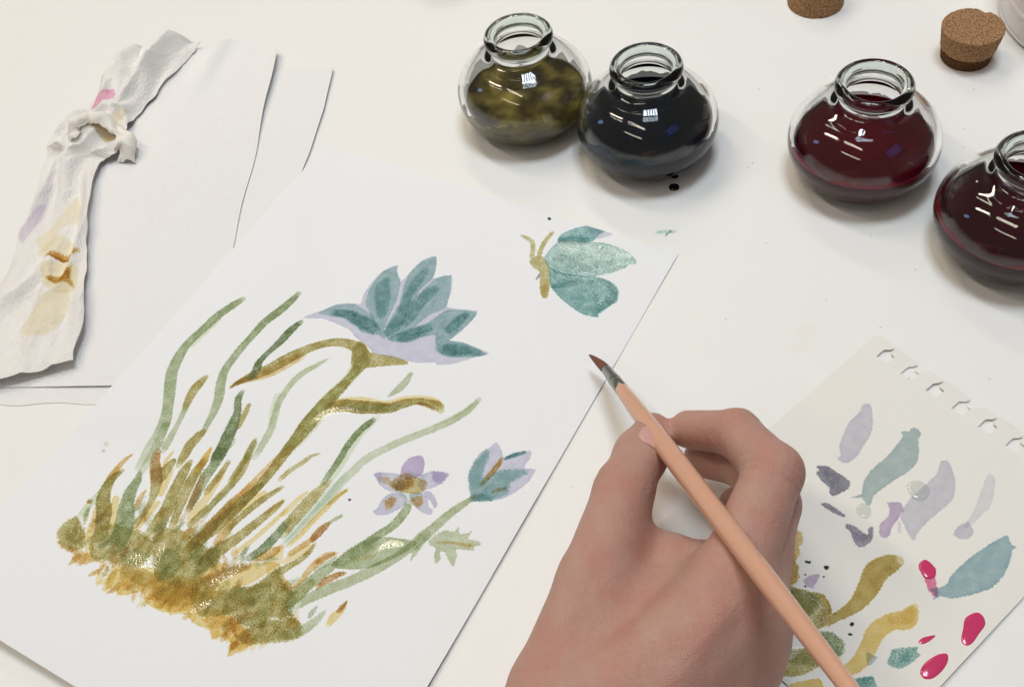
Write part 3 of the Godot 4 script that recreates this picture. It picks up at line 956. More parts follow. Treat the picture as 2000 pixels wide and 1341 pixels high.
	cv.stroke("olive", [136.1, 204.9, 1, 135.9, 210.1, 2.3, 134, 214.9, 2.6, 131.1, 220.1, 3.1, 129.3, 224, 3.3], 0.7, 0.8)
	cv.stroke("ochre", [147, 204.3, 1, 144.2, 206.9, 2.9, 141.9, 211.1, 3.4, 140.8, 216.1, 2.8, 140.5, 221.2, 1.8, 139.1, 225.6, 1.5], 0.85, 0.6)
	cv.stroke("brown", [146.3, 205.2, 0.8, 144, 207.6, 1.7, 141.9, 211.1, 1.9], 0.5, 0.5)
	cv.stroke("sage", [147.5, 205.9, 1, 145.7, 210, 1.9, 142.9, 214.4, 1.9], 0.6, 0.5)
	cv.stroke("sage", [149, 209, 3.1, 146.5, 214, 4.8, 144.3, 220, 5.3, 142.4, 226.5, 6.3, 141, 232.6, 5.4], 0.85, 0.9)
	cv.stroke("olive", [144.8, 219.8, 3.3, 142.9, 226.2, 4.9, 141.5, 232.4, 4.3], 0.5, 0.5)
	cv.stroke("brown", [155.2, 210, 0.8, 152.6, 212.3, 2.5, 150, 216.1, 3.1, 148.2, 220, 2], 0.75, 0.6)
	cv.stroke("deep", [119.5, 201.6, 3.3, 118.7, 210.8, 4.1, 117.4, 217.3, 4.2, 114.9, 222.1, 3.6], 0.6, 0.75)
	cv.stroke("pale", [125.5, 141.6, 3.4, 124.1, 146.1, 4.3, 122.8, 152.9, 4.8, 123, 159.6, 4.8, 123.6, 166.8, 4.7, 124.2, 173.8, 4.1, 124.2, 178.9, 3.1], 0.7, 0.7)
	cv.stroke("deep", [125, 143, 2.2, 123.6, 146.4, 3.2, 122.2, 152.4, 3.1, 121.7, 158.7, 3, 122.3, 165.9, 3.2, 122.5, 172.4, 2.9, 122.6, 179.7, 2.5], 0.8, 0.45)
	cv.stroke("olive", [124.4, 178.1, 2.5, 122.8, 186, 5.3, 121.9, 192.7, 5.9, 121.1, 199.4, 5.8, 120.6, 206.5, 5.4], 0.65, 0.75)
	cv.stroke("sage", [163.1, 113.8, 2.2, 161.5, 120.8, 3.3, 158, 127.8, 3.5, 153, 134.6, 3.5, 147.8, 140.8, 3.5, 142.5, 147, 3.7, 137.7, 153.7, 3.7], 0.8, 0.55)
	cv.stroke("sage", [138.4, 152.6, 3.7, 133.2, 160.9, 3.9, 131.2, 168.4, 4.1, 129.7, 175.6, 4.1, 129, 183.8, 4.1, 127.7, 192.9, 3.5, 126.3, 201.7, 3, 124.8, 211.2, 2.1], 0.5, 0.35)
	cv.stroke("pale", [162.1, 118.2, 2, 158, 125.5, 2, 152.3, 133.4, 1.9], 0.6, 0.5)
	cv.stroke("mint", [129.3, 172.9, 3.1, 127.8, 183, 3.7, 126.2, 192.8, 3.4, 124.7, 202.5, 2.8, 123.6, 210.5, 1.8], 0.55, 0.5)
	cv.stroke("olive", [112.8, 167.8, 0.6, 109.8, 170.9, 1.8, 108, 175.4, 2.3, 105.6, 180.2, 2.3, 104, 186, 2.3], 0.55, 0.6)
	cv.stroke("yellow", [134.1, 177.9, 1.5, 132.2, 182.3, 2.2, 130.8, 189.3, 2.2, 129.2, 197, 2.2, 128.2, 204.3, 2, 126.4, 210.5, 1.8], 1.3, 1.1)
	cv.stroke("olive", [133.8, 178.4, 1.1, 132.2, 182.3, 1.3, 130.7, 187.2, 1.3], 0.5, 0.4)
	cv.stroke("sage", [126.9, 113.8, 1.4, 127.2, 119.4, 3.5, 126.2, 124.7, 3.5, 124.2, 129.6, 0.9], 0.85, 0.7)
	cv.stroke("yellow", [101.5, 145.4, 4, 107, 140.5, 4.1, 114.6, 136.3, 3.4, 124.7, 133.8, 2.9, 131.2, 128.1, 2.7, 137.6, 124.4, 2.7, 144.5, 122.9, 3.1, 149.4, 123.9, 2.6], 0.9, 0.9)
	cv.stroke("olive", [102.1, 147.4, 5.8, 107.2, 142.8, 6.5, 114.4, 140.4, 7, 121.4, 137.6, 6.3, 128.2, 134.6, 5.3, 132.6, 130.2, 4.7, 137.4, 126.5, 3.7, 142.9, 124.8, 3.7, 147.7, 124.6, 4.4, 150.1, 126.3, 3], 1, 0.9)
	cv.stroke("deep", [107.2, 142.8, 3.4, 114.4, 140.4, 4.4, 121.4, 137.6, 4, 128.2, 134.6, 3.3, 132.6, 130.2, 2.4], 0.45, 0.4)
	cv.stroke("brown", [139.1, 126.9, 1.6, 143.1, 126.3, 1.9, 147, 126.9, 1.3], 0.7, 0.6)
	cv.stroke("sage", [175.6, 181.9, 5.4, 173.3, 189.4, 4.1, 169.5, 196.9, 4.1, 164.9, 204, 4.6, 159.3, 211.6, 4.5, 153.3, 218.5, 4.7, 148.4, 225, 4.5, 145.2, 230.6, 3.4], 0.75, 0.85)
	cv.patch("sage", [147.6, 209.4, 149.6, 202.8, 153.1, 196.1, 156.7, 191.5, 162.4, 189.2, 169.5, 186.9, 173.9, 185.9, 174.6, 188.1, 171.2, 194, 166.2, 200.6, 160.9, 205.5, 155.5, 208.1, 150.9, 209.9], 0.95)
	cv.patch("green~", [147.6, 209.4, 149.6, 202.8, 153.1, 196.1, 158.7, 191.3, 159.6, 195.9, 155.9, 203.4, 152.2, 208.6], 0.45)
	cv.stroke("ochre", [154.2, 204.1, 1.9, 159, 200.5, 1.9, 161.9, 198.4, 1.2], 0.35, 0.3)
	cv.stroke("green", [161.9, 172, 3.1, 162.5, 177, 4, 161.5, 183.4, 3.8, 158.7, 189.1, 3.6, 155.3, 195, 3.5], 0.65, 0.85)
	cv.stroke("sage", [186.2, 156.9, 1.8, 183.3, 162.8, 3, 180.2, 169.5, 3.8, 178, 176.4, 4.2, 175.8, 183.2, 4.7, 175.5, 188.4, 3.5], 1, 0.8)
	cv.stroke("sage", [176.3, 188.7, 2.5, 176.4, 191.5, 1.5, 176.5, 193.9, 0.5], 0.8, 0.7)
	cv.patch("sage", [178.7, 183.3, 180, 179.8, 182.8, 176.3, 186.2, 175.6, 187, 172.9, 188.9, 175.3, 191.8, 173.7, 193, 172.2, 193, 175.8, 198, 174.9, 199.3, 176.1, 197, 177.9, 197.8, 179.3, 191, 181.8, 192.9, 184.4, 193.8, 188.9, 190.9, 187.4, 187.3, 184.9, 185.7, 185.7, 187.4, 188.4, 186.7, 190.8, 184.5, 188.4, 183.1, 184.8, 180.2, 184.7], 0.72)
	cv.stroke("ochre", [181.9, 182.9, 0.9, 187.3, 180.3, 1.1, 192.7, 178.8, 1.4, 196.1, 177.6, 1.9], 0.45, 0.7)
	cv.patch("violet", [151.5, 162.7, 149.5, 157.9, 150, 153.2, 152.5, 150.6, 154.8, 149.9, 157.4, 152, 159.7, 156.8, 158.5, 160.2, 155.7, 162.2], 0.9)
	cv.patch("violet", [140.4, 166.4, 142, 164.6, 143.6, 164.9, 145.6, 169, 143.2, 168], 0.4)
	cv.patch("lilac", [140.4, 166.4, 142, 164.6, 145.4, 163.4, 150.5, 161.7, 154.8, 164.1, 155.6, 168.6, 150.7, 170.6, 146.3, 170.1, 142.9, 168.1], 1.1)
	cv.patch("violet~", [163.1, 154.5, 170.1, 152.7, 169.3, 158.1, 165.5, 158.4], 0.6)
	cv.patch("lilac", [159.4, 158.4, 162, 155, 165.2, 153.5, 170.1, 152.7, 169.8, 157.8, 166.5, 162.2, 163.7, 164.2, 160.4, 162.2], 1.1)
	cv.patch("lilac", [157, 168.7, 152.3, 170.9, 150.4, 175.3, 150.9, 179.2, 150, 181.8, 152.4, 182.5, 156.4, 180.4, 159.6, 175.9, 160.7, 171.2], 1.15)
	cv.patch("lilac", [159.7, 167.5, 164.4, 165.3, 168.1, 167.1, 170.6, 170.1, 172.6, 170.5, 173.5, 172.5, 170.7, 173.4, 165.5, 172.5, 161.7, 170.7], 1.15)
	cv.patch("lilac", [164.5, 164.5, 167.2, 163.3, 170.9, 165.1, 173.5, 168, 173, 169.6, 169.7, 167, 167.3, 166.8], 1.2)
	cv.patch("mint~", [151.2, 162.8, 154.6, 158.4, 160.4, 157.9, 164.9, 165.1, 163.3, 170, 158.4, 170.9, 153.2, 169.1, 149.7, 167.9], 0.5)
	cv.patch("ochre", [149.1, 168.1, 150, 164.1, 152.8, 159.9, 157.6, 159.9, 163.7, 159.9, 164.7, 163.7, 162.6, 166.8, 158.1, 168.2, 153.4, 169.3], 0.75)
	cv.patch("brown~", [151.1, 167.9, 152.3, 164.5, 155, 161.1, 158.1, 161.8, 159, 164.3, 156.3, 167.6, 153, 168.8], 0.65)
	cv.patch("ochre~", [143.6, 167.1, 146.5, 165, 149.5, 166.5, 147.2, 168.3], 0.5)
	cv.patch("ochre~", [151.8, 175.4, 153.9, 172.3, 156.2, 173.3, 156.1, 176.8, 154.4, 178.3], 0.95)
	cv.patch("ochre~", [161.5, 169.4, 164.9, 167.2, 167.2, 168.9, 166.5, 172, 163.4, 171.3], 1)
	cv.patch("lilac", [186.4, 159.6, 181.8, 155.1, 178, 149.1, 177.1, 143, 177.6, 136.9, 179.6, 134.5, 181.1, 130.6, 185.6, 133.3, 187.7, 136, 192.2, 131, 196.9, 128.1, 198.2, 131.2, 197.9, 134.2, 198.6, 136.8, 203, 135.4, 203.2, 141.7, 200.5, 148.6, 196.9, 153.7, 192.3, 156.9], 1.1)
	cv.patch("teal~", [186.2, 159.3, 181.5, 154.6, 178, 149.1, 177.3, 142.2, 179.4, 135.4, 181.9, 138.6, 183.2, 146.7, 185.5, 148.5, 188.3, 142.9, 192.1, 140.4, 198.4, 137.6, 200.8, 138.6, 196.3, 145.6, 198, 151.1, 192.3, 156.9], 0.75)
	cv.stroke("dkteal", [188.9, 135.8, 1.7, 191.8, 132.6, 2.1, 194.8, 129.8, 1.4], 0.9, 0.8)
	cv.stroke("dkteal", [185.7, 158.9, 3, 188.4, 156.9, 3.6, 192.8, 155.6, 2.4], 0.6, 0.4)
	cv.stroke("ochre", [187.2, 136.2, 1.2, 187.3, 141.2, 2.5, 186.3, 147.4, 2.3, 185.6, 152, 1.3], 1.1, 0.9)
	cv.stroke("brown", [191.8, 152.6, 1.1, 193.4, 150.8, 1.7, 195.6, 149.1, 1.3], 0.6, 0.6)
	cv.patch("lilac", [60.4, 107.8, 63, 103.9, 66.1, 100.2, 70.6, 94.2, 76.2, 91, 81.9, 89, 79.9, 82.9, 79.5, 74.8, 80.7, 66.8, 84.7, 60.9, 86.2, 61.1, 87.1, 64.1, 92.8, 69.2, 93.9, 62.1, 95.3, 53, 100.3, 47.5, 105.4, 56.4, 106.4, 61, 114, 55.3, 119.2, 64.6, 122.3, 73.7, 136.6, 69.9, 137.4, 75.8, 135.8, 84.2, 133.7, 90.5, 142.4, 88.9, 154.4, 89.7, 149.5, 94.4, 142.6, 101.1, 135.3, 105.1, 134.1, 104.1, 127.1, 107.6, 121.4, 108.9, 112.4, 110.3, 105.4, 111.9, 98.1, 109, 91.4, 107.3, 85.4, 104.5, 75.9, 103.9, 68.9, 104.2], 1.05)
	cv.patch("teal", [65.3, 102.1, 70.8, 94.5, 78.6, 90.4, 86.3, 91.5, 92.6, 93.6, 98.2, 99, 97.7, 102.3, 91.5, 103.4, 85.1, 100, 79.1, 99.4, 73.2, 101.1], 0.5)
	cv.patch("teal", [83.9, 87.7, 80.6, 78.5, 80.6, 67.7, 84.9, 61.2, 87.8, 64.7, 92.8, 69.2, 97.2, 80.4, 99.4, 91.4, 101.9, 100.5, 99.3, 101.6, 92.9, 95], 0.55)
	cv.patch("teal", [101.2, 96.1, 99.6, 81, 95.8, 71.2, 93.9, 62.1, 95.5, 53.4, 100.6, 47.9, 105.1, 56.5, 106.3, 61.8, 104.3, 70.9, 107.4, 82.4, 108.5, 93.8, 105.2, 101.3], 0.55)
	cv.patch("teal", [105.6, 101.9, 108.8, 94.4, 107.4, 82.4, 105.6, 72, 107.4, 61.4, 113.7, 55.8, 119.7, 67.6, 121.6, 74.8, 117.1, 80.6, 114, 89.8, 114.7, 97.2, 110.6, 101.3], 0.55)
	cv.patch("teal", [110.6, 101.3, 112.2, 92.2, 117.2, 88.4, 120.5, 80.7, 123.6, 74.7, 137, 70.5, 137.3, 76.6, 134.8, 84.7, 133.1, 90.7, 128.2, 94.4, 125.6, 90.2, 119.4, 95.2, 116.2, 99.6], 0.6)
	cv.patch("teal", [128.5, 95, 133.1, 90.7, 141.1, 88.8, 152, 90, 153.7, 90.7, 148.3, 94.6, 139.8, 98.6, 134.3, 99.2], 0.65)
	cv.stroke("dkteal~", [72.3, 98.7, 3.4, 78.9, 97.1, 5.1, 86.4, 97.8, 6.9, 93.3, 98.8, 6.9, 99, 100.2, 4.2], 0.85, 0.55)
	cv.patch("dkteal~", [83.2, 78.2, 82.9, 73.4, 85.2, 68.3, 90.1, 75.3, 93.7, 80.3, 97.3, 89.2, 96.1, 93.6, 91.2, 89.4], 0.45)
	cv.stroke("dkteal~", [100.3, 57.7, 3.5, 100.3, 64.4, 5.1, 100.2, 71, 5.1, 102.1, 78.3, 4.6, 104.3, 86.2, 5.6, 104.5, 93.9, 5.5, 103.4, 100.6, 3.6], 0.45, 0.6)
	cv.stroke("dkteal~", [111.4, 64.6, 3.2, 109.4, 70.3, 6.4, 108.3, 77.3, 7, 109, 84.9, 4.9, 108.6, 92.9, 4.2], 0.5, 0.45)
	cv.stroke("dkteal~", [108.9, 99.7, 4.8, 113.9, 96, 6.1, 118.3, 90.2, 5.5, 121.9, 86.4, 3.6], 0.7, 0.5)
	cv.stroke("dkteal~", [132.8, 74.7, 3.6, 131.3, 80, 5.5, 130.4, 85, 4.2], 0.65, 0.6)
	cv.stroke("dkteal~", [132.5, 96.2, 5.3, 138.6, 94.4, 6.6, 144.5, 92.5, 4.7, 151.5, 91.3, 2], 0.65, 0.6)
	cv.patch("olive", [93.4, 113.3, 93.7, 108.6, 98.1, 109, 102, 111.9, 106.4, 111.4, 113.9, 109.6, 121.6, 109.2, 122.5, 110.7, 115.2, 114.7, 109, 118.5, 105.3, 120.9, 103.1, 122.6, 98.4, 121.7], 0.8)
	cv.patch("wing", [151.1, 12.4, 152.5, 8.5, 155.6, 4.5, 160.9, -0.4, 165.1, -1.1, 171.1, -1.2, 169.1, 3, 168.2, 8.3, 165.9, 10.9, 159.5, 14.2, 153.1, 15.6], 0.8)
	cv.patch("lilac", [161, 0.9, 165.1, -1.1, 171.1, -1.2, 176.3, -1, 173, 2.7, 168.8, 6.4], 0.9)
	cv.patch("wing", [151.1, 27.6, 151.2, 21, 152.9, 14.3, 159.2, 11.7, 167.3, 9.7, 173.7, 7.3, 181.1, 7.2, 187.6, 8.4, 193.1, 11.9, 193.7, 13.6, 190.9, 15.4, 190.2, 18.2, 184.4, 24.5, 179.8, 28, 175.7, 30.7, 164.6, 34.1, 156.2, 32.5], 1)
	cv.patch("wing", [156.2, 32.5, 164, 33.1, 175.4, 30.1, 181.5, 28.5, 187.7, 29.3, 192.5, 32.3, 194.8, 36.2, 195.2, 39, 192.1, 44.6, 190.2, 48.4, 191.4, 50.5, 184.2, 51.8, 177.6, 50.2, 173.6, 48.9, 167.9, 46.4, 162.4, 42.5], 1)
	cv.stroke("dkteal", [153.3, 14.1, 3.7, 158.1, 11.5, 4.2, 164.9, 8.7, 3.2], 0.5, 0.4)
	cv.stroke("dkteal", [155.8, 24.9, 4.2, 162.7, 24.6, 5.7, 170.6, 26.5, 5.6, 176.4, 22.1, 4.6, 187, 14.5, 3.1], 0.45, 0.3)
	cv.stroke("dkteal", [163.6, 42, 3, 168.8, 38.6, 4, 174.5, 34.3, 2.5], 0.4, 0.4)
	cv.stroke("dkteal", [182.1, 29.8, 3, 188.4, 30.9, 4, 192.6, 34.6, 3.5, 191.5, 41.2, 4.4, 188.9, 47.7, 4.4], 0.5, 0.5)
	cv.patch("olive", [146.2, 29, 147.9, 27.3, 151.1, 27.6, 154.7, 30.6, 158.7, 35.3, 160.8, 39.5, 162.9, 45.4, 164, 49.3, 162.4, 50.6, 159.3, 47.6, 155.9, 41.5, 153, 36.4, 148.5, 35.1, 145.5, 32.5], 0.65)
	cv.patch("ochre~", [157.9, 44.4, 160.7, 42, 163.7, 48.8, 162.1, 50.1], 0.5)
	cv.stroke("olive", [133.3, 18.4, 1.3, 136.7, 19, 2.3, 140.8, 20.7, 2.3, 143.6, 25.5, 2.3, 145.2, 30, 2], 0.55, 0.6)
	cv.stroke("olive", [147, 10.4, 1.8, 146.3, 16.4, 2.3, 146.7, 22.2, 2.3, 147.9, 26.9, 2.3], 0.55, 0.7)
	cv.patch("slate", [153.5, 41.3, 153.4, 37.2, 154.5, 39, 154.5, 41.7], 0.7)
	cv.stroke("ink", [140.9, 2.8, 1.4, 141.1, 2.9, 1.4], 1, 1)
	cv.stroke("ink", [137.7, 181.6, 0.9, 137.7, 181.6, 0.9], 0.9, 0.9)
	cv.stroke("pale", [18.5, 205.7, 2.3, 19.1, 206, 2], 0.6, 0.6)
	cv.stroke("slate", [19.8, 209, 1.6, 20.2, 209.2, 1.3], 0.25, 0.25)
	cv.stroke("brown", [33.1, 232.1, 2.1, 33.5, 232, 2.1], 0.7, 0.6)

	clump(cv)
	dabs(cv, "dkteal", [153.7, 25.8, 153.5, 15.4, 159.0, 11.1, 167.3, 9.7, 177.3, 9.5, 188.1, 11.5, 189.7, 17.2, 180.4, 26.2, 168.6, 32.4, 158.6, 32.2], 70, 1.1, 0.5, 1)
	dabs(cv, "dkteal", [152.5, 14.5, 156.2, 7.6, 161.8, 2.6, 165.4, 9.8, 159.2, 13.7], 16, 1, 0.45, 2)
	dabs(cv, "dkteal", [160.7, 38.3, 173.8, 32.7, 181.9, 29.3, 190.4, 31.9, 194.7, 38.0, 189.9, 47.9, 183.6, 50.6, 171.3, 47.4], 60, 1, 0.5, 3)
	dabs(cv, "dkteal", [72.2, 97.6, 82.2, 95.7, 96.1, 99.9, 92.9, 101.3, 82.1, 99.7, 73.9, 100.0], 24, 0.8, 0.55, 4)
	dabs(cv, "dkteal", [103.8, 101.2, 105.7, 89.5, 103.7, 77.6, 104.3, 70.9, 107.9, 82.2, 108.8, 94.4, 106.6, 101.5], 30, 0.8, 0.4, 5)
	dabs(cv, "dkteal", [110.2, 100.7, 115.6, 94.5, 121.4, 86.6, 123.0, 91.3, 116.5, 98.0], 26, 0.8, 0.6, 6)
	dabs(cv, "dkteal", [132.2, 95.6, 139.4, 92.5, 149.3, 91.9, 142.0, 96.9, 135.0, 98.2], 26, 0.8, 0.5, 7)
	dabs(cv, "dkteal", [129.9, 85.3, 130.4, 77.3, 134.6, 73.1, 135.7, 77.3, 133.9, 84.3], 20, 0.8, 0.5, 8)
	dabs(cv, "mint", [85.5, 83.8, 83.4, 69.9, 86.8, 64.2, 93.9, 75.3, 96.9, 88.5, 95.8, 95.3], 10, 2.2, 0.4, 9)
	dabs(cv, "brown", [150.0, 168.4, 150.0, 164.1, 153.2, 160.5, 161.4, 161.7, 163.7, 164.2, 156.7, 168.2], 26, 0.7, 0.6, 10)
	dabs(cv, "brown", [185.6, 152.0, 187.0, 140.6, 187.5, 136.8, 188.6, 139.9, 187.0, 149.9], 14, 0.6, 0.6, 11)
	dabs(cv, "olive", [54.1, 157.2, 60.8, 145.2, 68.2, 132.6, 75.1, 119.3, 81.5, 114.8, 76.6, 121.3, 69.6, 134.6, 62.2, 147.0], 30, 0.7, 0.5, 12)
	dabs(cv, "deep", [103.0, 148.6, 106.3, 141.6, 120.8, 136.7, 132.4, 129.9, 133.2, 131.1, 122.4, 139.1, 109.2, 145.8], 40, 0.7, 0.6, 13)
	dabs(cv, "olive", [98.3, 172.3, 99.0, 156.7, 101.7, 131.5, 102.8, 125.3, 104.3, 135.3, 100.4, 151.4, 99.2, 170.4], 50, 0.7, 0.45, 14)

# many small touches of one ink inside an outline
func dabs(cv: Canvas, called: String, outline: Array, count: int, size: float, strength: float, dice: int) -> void:
	var area := PackedVector2Array()
	var lo := Vector2(1e6, 1e6)
	var hi := -lo
	for i in range(0, outline.size(), 2):
		var v := Vector2(outline[i], outline[i + 1])
		area.append(v)
		lo = lo.min(v)
		hi = hi.max(v)
	var rng := RandomNumberGenerator.new()
	rng.seed = dice
	var done := 0
	while done < count:
		var p := Vector2(rng.randf_range(lo.x, hi.x), rng.randf_range(lo.y, hi.y))
		var r := size * rng.randf_range(0.4, 1.4)
		var e := Vector2.from_angle(rng.randf() * TAU) * size * rng.randf_range(0.1, 0.9)
		var a := strength * rng.randf_range(0.4, 1.2)
		if Geometry2D.is_point_in_polygon(p, area) and Geometry2D.is_point_in_polygon(p + e, area):
			done += 1
			cv.stroke(called, [p.x, p.y, r, p.x + e.x, p.y + e.y, r * 0.7], a, a)


# the many small overlapping touches at the foot of the grass
func clump(cv: Canvas) -> void:
	var area := PackedVector2Array([Vector2(36.9, 250.8), Vector2(36.3, 238.2), Vector2(45.8, 226.9), Vector2(71.1, 221.9), Vector2(97.5, 222.7), Vector2(118.0, 220.7), Vector2(133.9, 220.7), Vector2(144.3, 227.9), Vector2(153.5, 231.8), Vector2(149.5, 241.9), Vector2(139.2, 251.9), Vector2(127.0, 252.8), Vector2(107.4, 251.6), Vector2(87.3, 254.0), Vector2(70.3, 257.2), Vector2(47.0, 254.4)])
	var rng := RandomNumberGenerator.new()
	rng.seed = 19
	var mixed := ["olive", "olive~", "deep~", "green~", "ochre", "ochre~", "brown~", "olive", "sage", "deep"]
	var lo := area[0]
	var hi := area[0]
	for v in area:
		lo = lo.min(v)
		hi = hi.max(v)
	var grow := Vector2(-0.082, -0.997)
	var done := 0
	while done < 210:
		var p := Vector2(rng.randf_range(lo.x, hi.x), rng.randf_range(lo.y, hi.y))
		var pick: String = mixed[rng.randi() % mixed.size()]
		var d := grow.rotated(rng.randfn(0.0, 0.35))
		var l := rng.randf_range(2.5, 8.0)
		var fat := rng.randf_range(1.0, 3.2)
		var a := rng.randf_range(0.16, 0.48)
		if not Geometry2D.is_point_in_polygon(p, area):
			continue
		done += 1
		var q := p + d * l * 0.5 + d.orthogonal() * rng.randfn(0.0, 0.8)
		var r := p + d * l
		cv.stroke(pick, [p.x, p.y, fat * 0.8, q.x, q.y, fat, r.x, r.y, fat * 0.25], a, a * 0.8)
	for i in 46:                           # ragged roots along the lower edge
		var k := rng.randf() * 6.999
		var edge := [Vector2(47.0, 254.4), Vector2(71.1, 258.1), Vector2(82.1, 257.7), Vector2(93.5, 254.7), Vector2(108.8, 253.4), Vector2(125.7, 254.5), Vector2(134.6, 255.9), Vector2(143.9, 248.0)]
		var p: Vector2 = edge[int(k)].lerp(edge[int(k) + 1], fposmod(k, 1.0)) + grow * rng.randf_range(0.0, 4.0)
		var r := p - grow.rotated(rng.randfn(0.0, 0.4)) * rng.randf_range(2.0, 5.0)
		var fat := rng.randf_range(1.2, 3.0)
		cv.stroke(["yellow", "ochre", "ochre~", "yellow"][i % 4], [p.x, p.y, fat, (p.x + r.x) * 0.5, (p.y + r.y) * 0.5, fat, r.x, r.y, fat * 0.4], rng.randf_range(0.4, 0.9), 0.5)

func paint_trials(cv: Canvas) -> void:
	cv.patch("lilac", [20, 31.8, 22, 31.7, 27.6, 37.5, 30.9, 43.5, 32.5, 51.1, 33.4, 53.9, 33.2, 59.5, 31.6, 61.6, 28.7, 61.4, 28.8, 59.5, 25.5, 56.5, 23.2, 51.3, 20.9, 44.3, 20.6, 36.9, 19.3, 34.4], 1.05)
	cv.patch("bluegrey", [41.1, 27.7, 42.9, 27.5, 44.6, 28.5, 45.5, 31.4, 49.1, 35.9, 51.7, 40.5, 52, 45.6, 51, 51.9, 50, 58.2, 49.4, 64.9, 51, 68.5, 50.8, 70, 47.7, 69.3, 47, 68.8, 44, 72.1, 45.8, 67.8, 43.9, 64.5, 42.7, 62.2, 41.5, 56.4, 41.9, 46, 41.4, 42, 40.4, 34.7, 38.7, 33.7, 38.8, 32.5, 40.7, 30.7, 40.3, 29.3], 1)
	cv.patch("slate", [25.2, 70.5, 28.2, 67.4, 33.1, 66.8, 38.8, 66.4, 40.7, 69.6, 38.9, 76.3, 36.8, 76.3, 35.3, 74.4, 31.1, 74.3, 27.2, 72.9, 27.4, 71], 0.85)
	cv.patch("slate~", [28.6, 69.6, 32.8, 68.1, 35.8, 68.5, 35.6, 73.2, 31.8, 72.6], 0.35)
	cv.patch("slate", [37.9, 82.9, 38.4, 81, 40.5, 80.2, 47.1, 79.9, 47.5, 80.8, 44.7, 82], 0.85)
	cv.patch("slate", [49.9, 82.6, 52.7, 81.1, 58.9, 80.6, 57.2, 78, 58.1, 76.2, 61.1, 80.9, 61.1, 85.1, 59.9, 86.8, 57.2, 86.7, 53.8, 84.2, 51.2, 83.8], 0.7)
	cv.patch("violet~", [54.5, 83.4, 57.4, 81.2, 59.6, 81.5, 59.7, 84.9, 56.8, 85.4], 0.6)
	cv.patch("violet", [54.9, 63.8, 58.6, 60, 61.5, 62.2, 62.7, 68.8, 63.1, 71.8, 64.6, 74.6, 64, 77.1, 61.5, 76.9, 59.1, 73.4, 59.1, 68.3, 57.2, 65], 0.85)
	cv.patch("violet", [63.1, 67.6, 64.1, 67.3, 66.8, 70.6, 66, 71.4], 0.25)
	cv.patch("lilac", [58.9, 31.8, 60.9, 31.9, 67.2, 36.9, 71, 43.4, 71.4, 49.9, 70.7, 59.8, 71.1, 66.9, 72.5, 69.6, 70.1, 69.6, 64.5, 66.3, 62.4, 65.2, 60.1, 57.3, 60.3, 44.9, 60.2, 38.8, 58, 34], 1)
	cv.patch("lilac", [74.1, 24.9, 76.9, 25.1, 80.2, 30.3, 83.2, 37.6, 82.8, 41.3, 83.1, 47.7, 81.7, 52.4, 80.4, 45.5, 79, 40.2, 75.2, 29.5], 0.55)
	cv.patch("lilac", [81.2, 48.6, 85, 50.5, 85.7, 54.1, 83.4, 56.9, 80.8, 57.1, 79.8, 53.5], 1.05)
	cv.stroke("oliveLt", [71.8, 120.5, 1.2, 71.9, 116.1, 3.1, 72.9, 112.6, 3.8, 73.9, 106, 5.4, 72.9, 98.3, 7.4, 70.7, 90.7, 8.6, 71.8, 84.7, 7.5, 73.3, 81, 4.3], 1, 1)
	cv.stroke("brown~", [72.9, 95.9, 3.2, 72.1, 91.7, 3.2, 72.5, 88.1, 2.1, 74.6, 84.2, 1.6], 0.25, 0.2)
	cv.stroke("yellow", [86.8, 131.3, 3.9, 88.5, 124.2, 5.1, 87.3, 116.5, 5.7, 85.4, 109.4, 6.3, 86.7, 102.5, 6.3, 89.8, 97.7, 7.1, 88.8, 91.6, 2.6], 1.5, 1.7)
	cv.stroke("ochre~", [86.7, 101.7, 3.1, 89.4, 97.3, 4.6, 89.1, 92.9, 2.6], 0.35, 0.3)
	cv.patch("bigteal", [94.4, 42.8, 97.5, 45.1, 99.7, 44.9, 99.4, 47.2, 101.7, 52.2, 103.2, 58.7, 103.1, 65.3, 100, 72.6, 95.9, 79.3, 92.6, 81.3, 91.7, 84.2, 90.9, 82.3, 88.2, 81.9, 90.6, 78.6, 91.3, 75.4, 90.3, 72.4, 90.5, 62.5, 91.9, 52.6, 93.4, 46], 1)
	cv.patch("crimson", [80.1, 77.5, 80.1, 73.4, 84.6, 73.6, 87.3, 77.3, 91.3, 81.1, 91.6, 83.1, 88.2, 82.7, 84.2, 79.7], 0.45)
	cv.patch("olive", [50.9, 119.2, 56.9, 116, 63.2, 111.8, 69.2, 114.3, 71.2, 119.9, 70.9, 124.1, 67.2, 124.3, 58.5, 124.1], 0.8)
	cv.patch("deep~", [53.4, 119.8, 56.9, 116, 62.6, 114.1, 65.7, 117.9, 64.1, 123.7, 58.5, 124.1], 0.55)
	cv.patch("ochre", [62.2, 113.7, 63.9, 111.8, 69.2, 114.3, 71.2, 118.3, 71.6, 121.9, 68.5, 121.3, 65.7, 116.3], 0.6)
	cv.patch("deep~", [71.3, 124.6, 75.3, 121, 80.7, 121.4, 82.6, 125.3, 81.6, 129.4, 75.3, 132.5, 71.3, 129.2], 0.7)
	cv.patch("olive", [67, 148.3, 66.6, 140.3, 74, 130.9, 81.3, 127.5, 79.6, 135.3, 78.3, 140.5, 75.3, 145.1, 70.7, 148], 0.8)
	cv.patch("deep~", [67.7, 140, 74.7, 131.7, 80.6, 129.8, 78.3, 136, 72.4, 141], 0.3)
	cv.patch("ochre", [34.9, 100.6, 36.3, 99.1, 40.8, 97.8, 43.7, 100.8, 44.3, 103.6, 46.2, 105, 47.2, 109, 49.6, 109.8, 51.1, 112.4, 52.4, 112.7, 53, 116.1, 51.7, 120, 49.5, 120.7, 34.2, 103], 0.8)
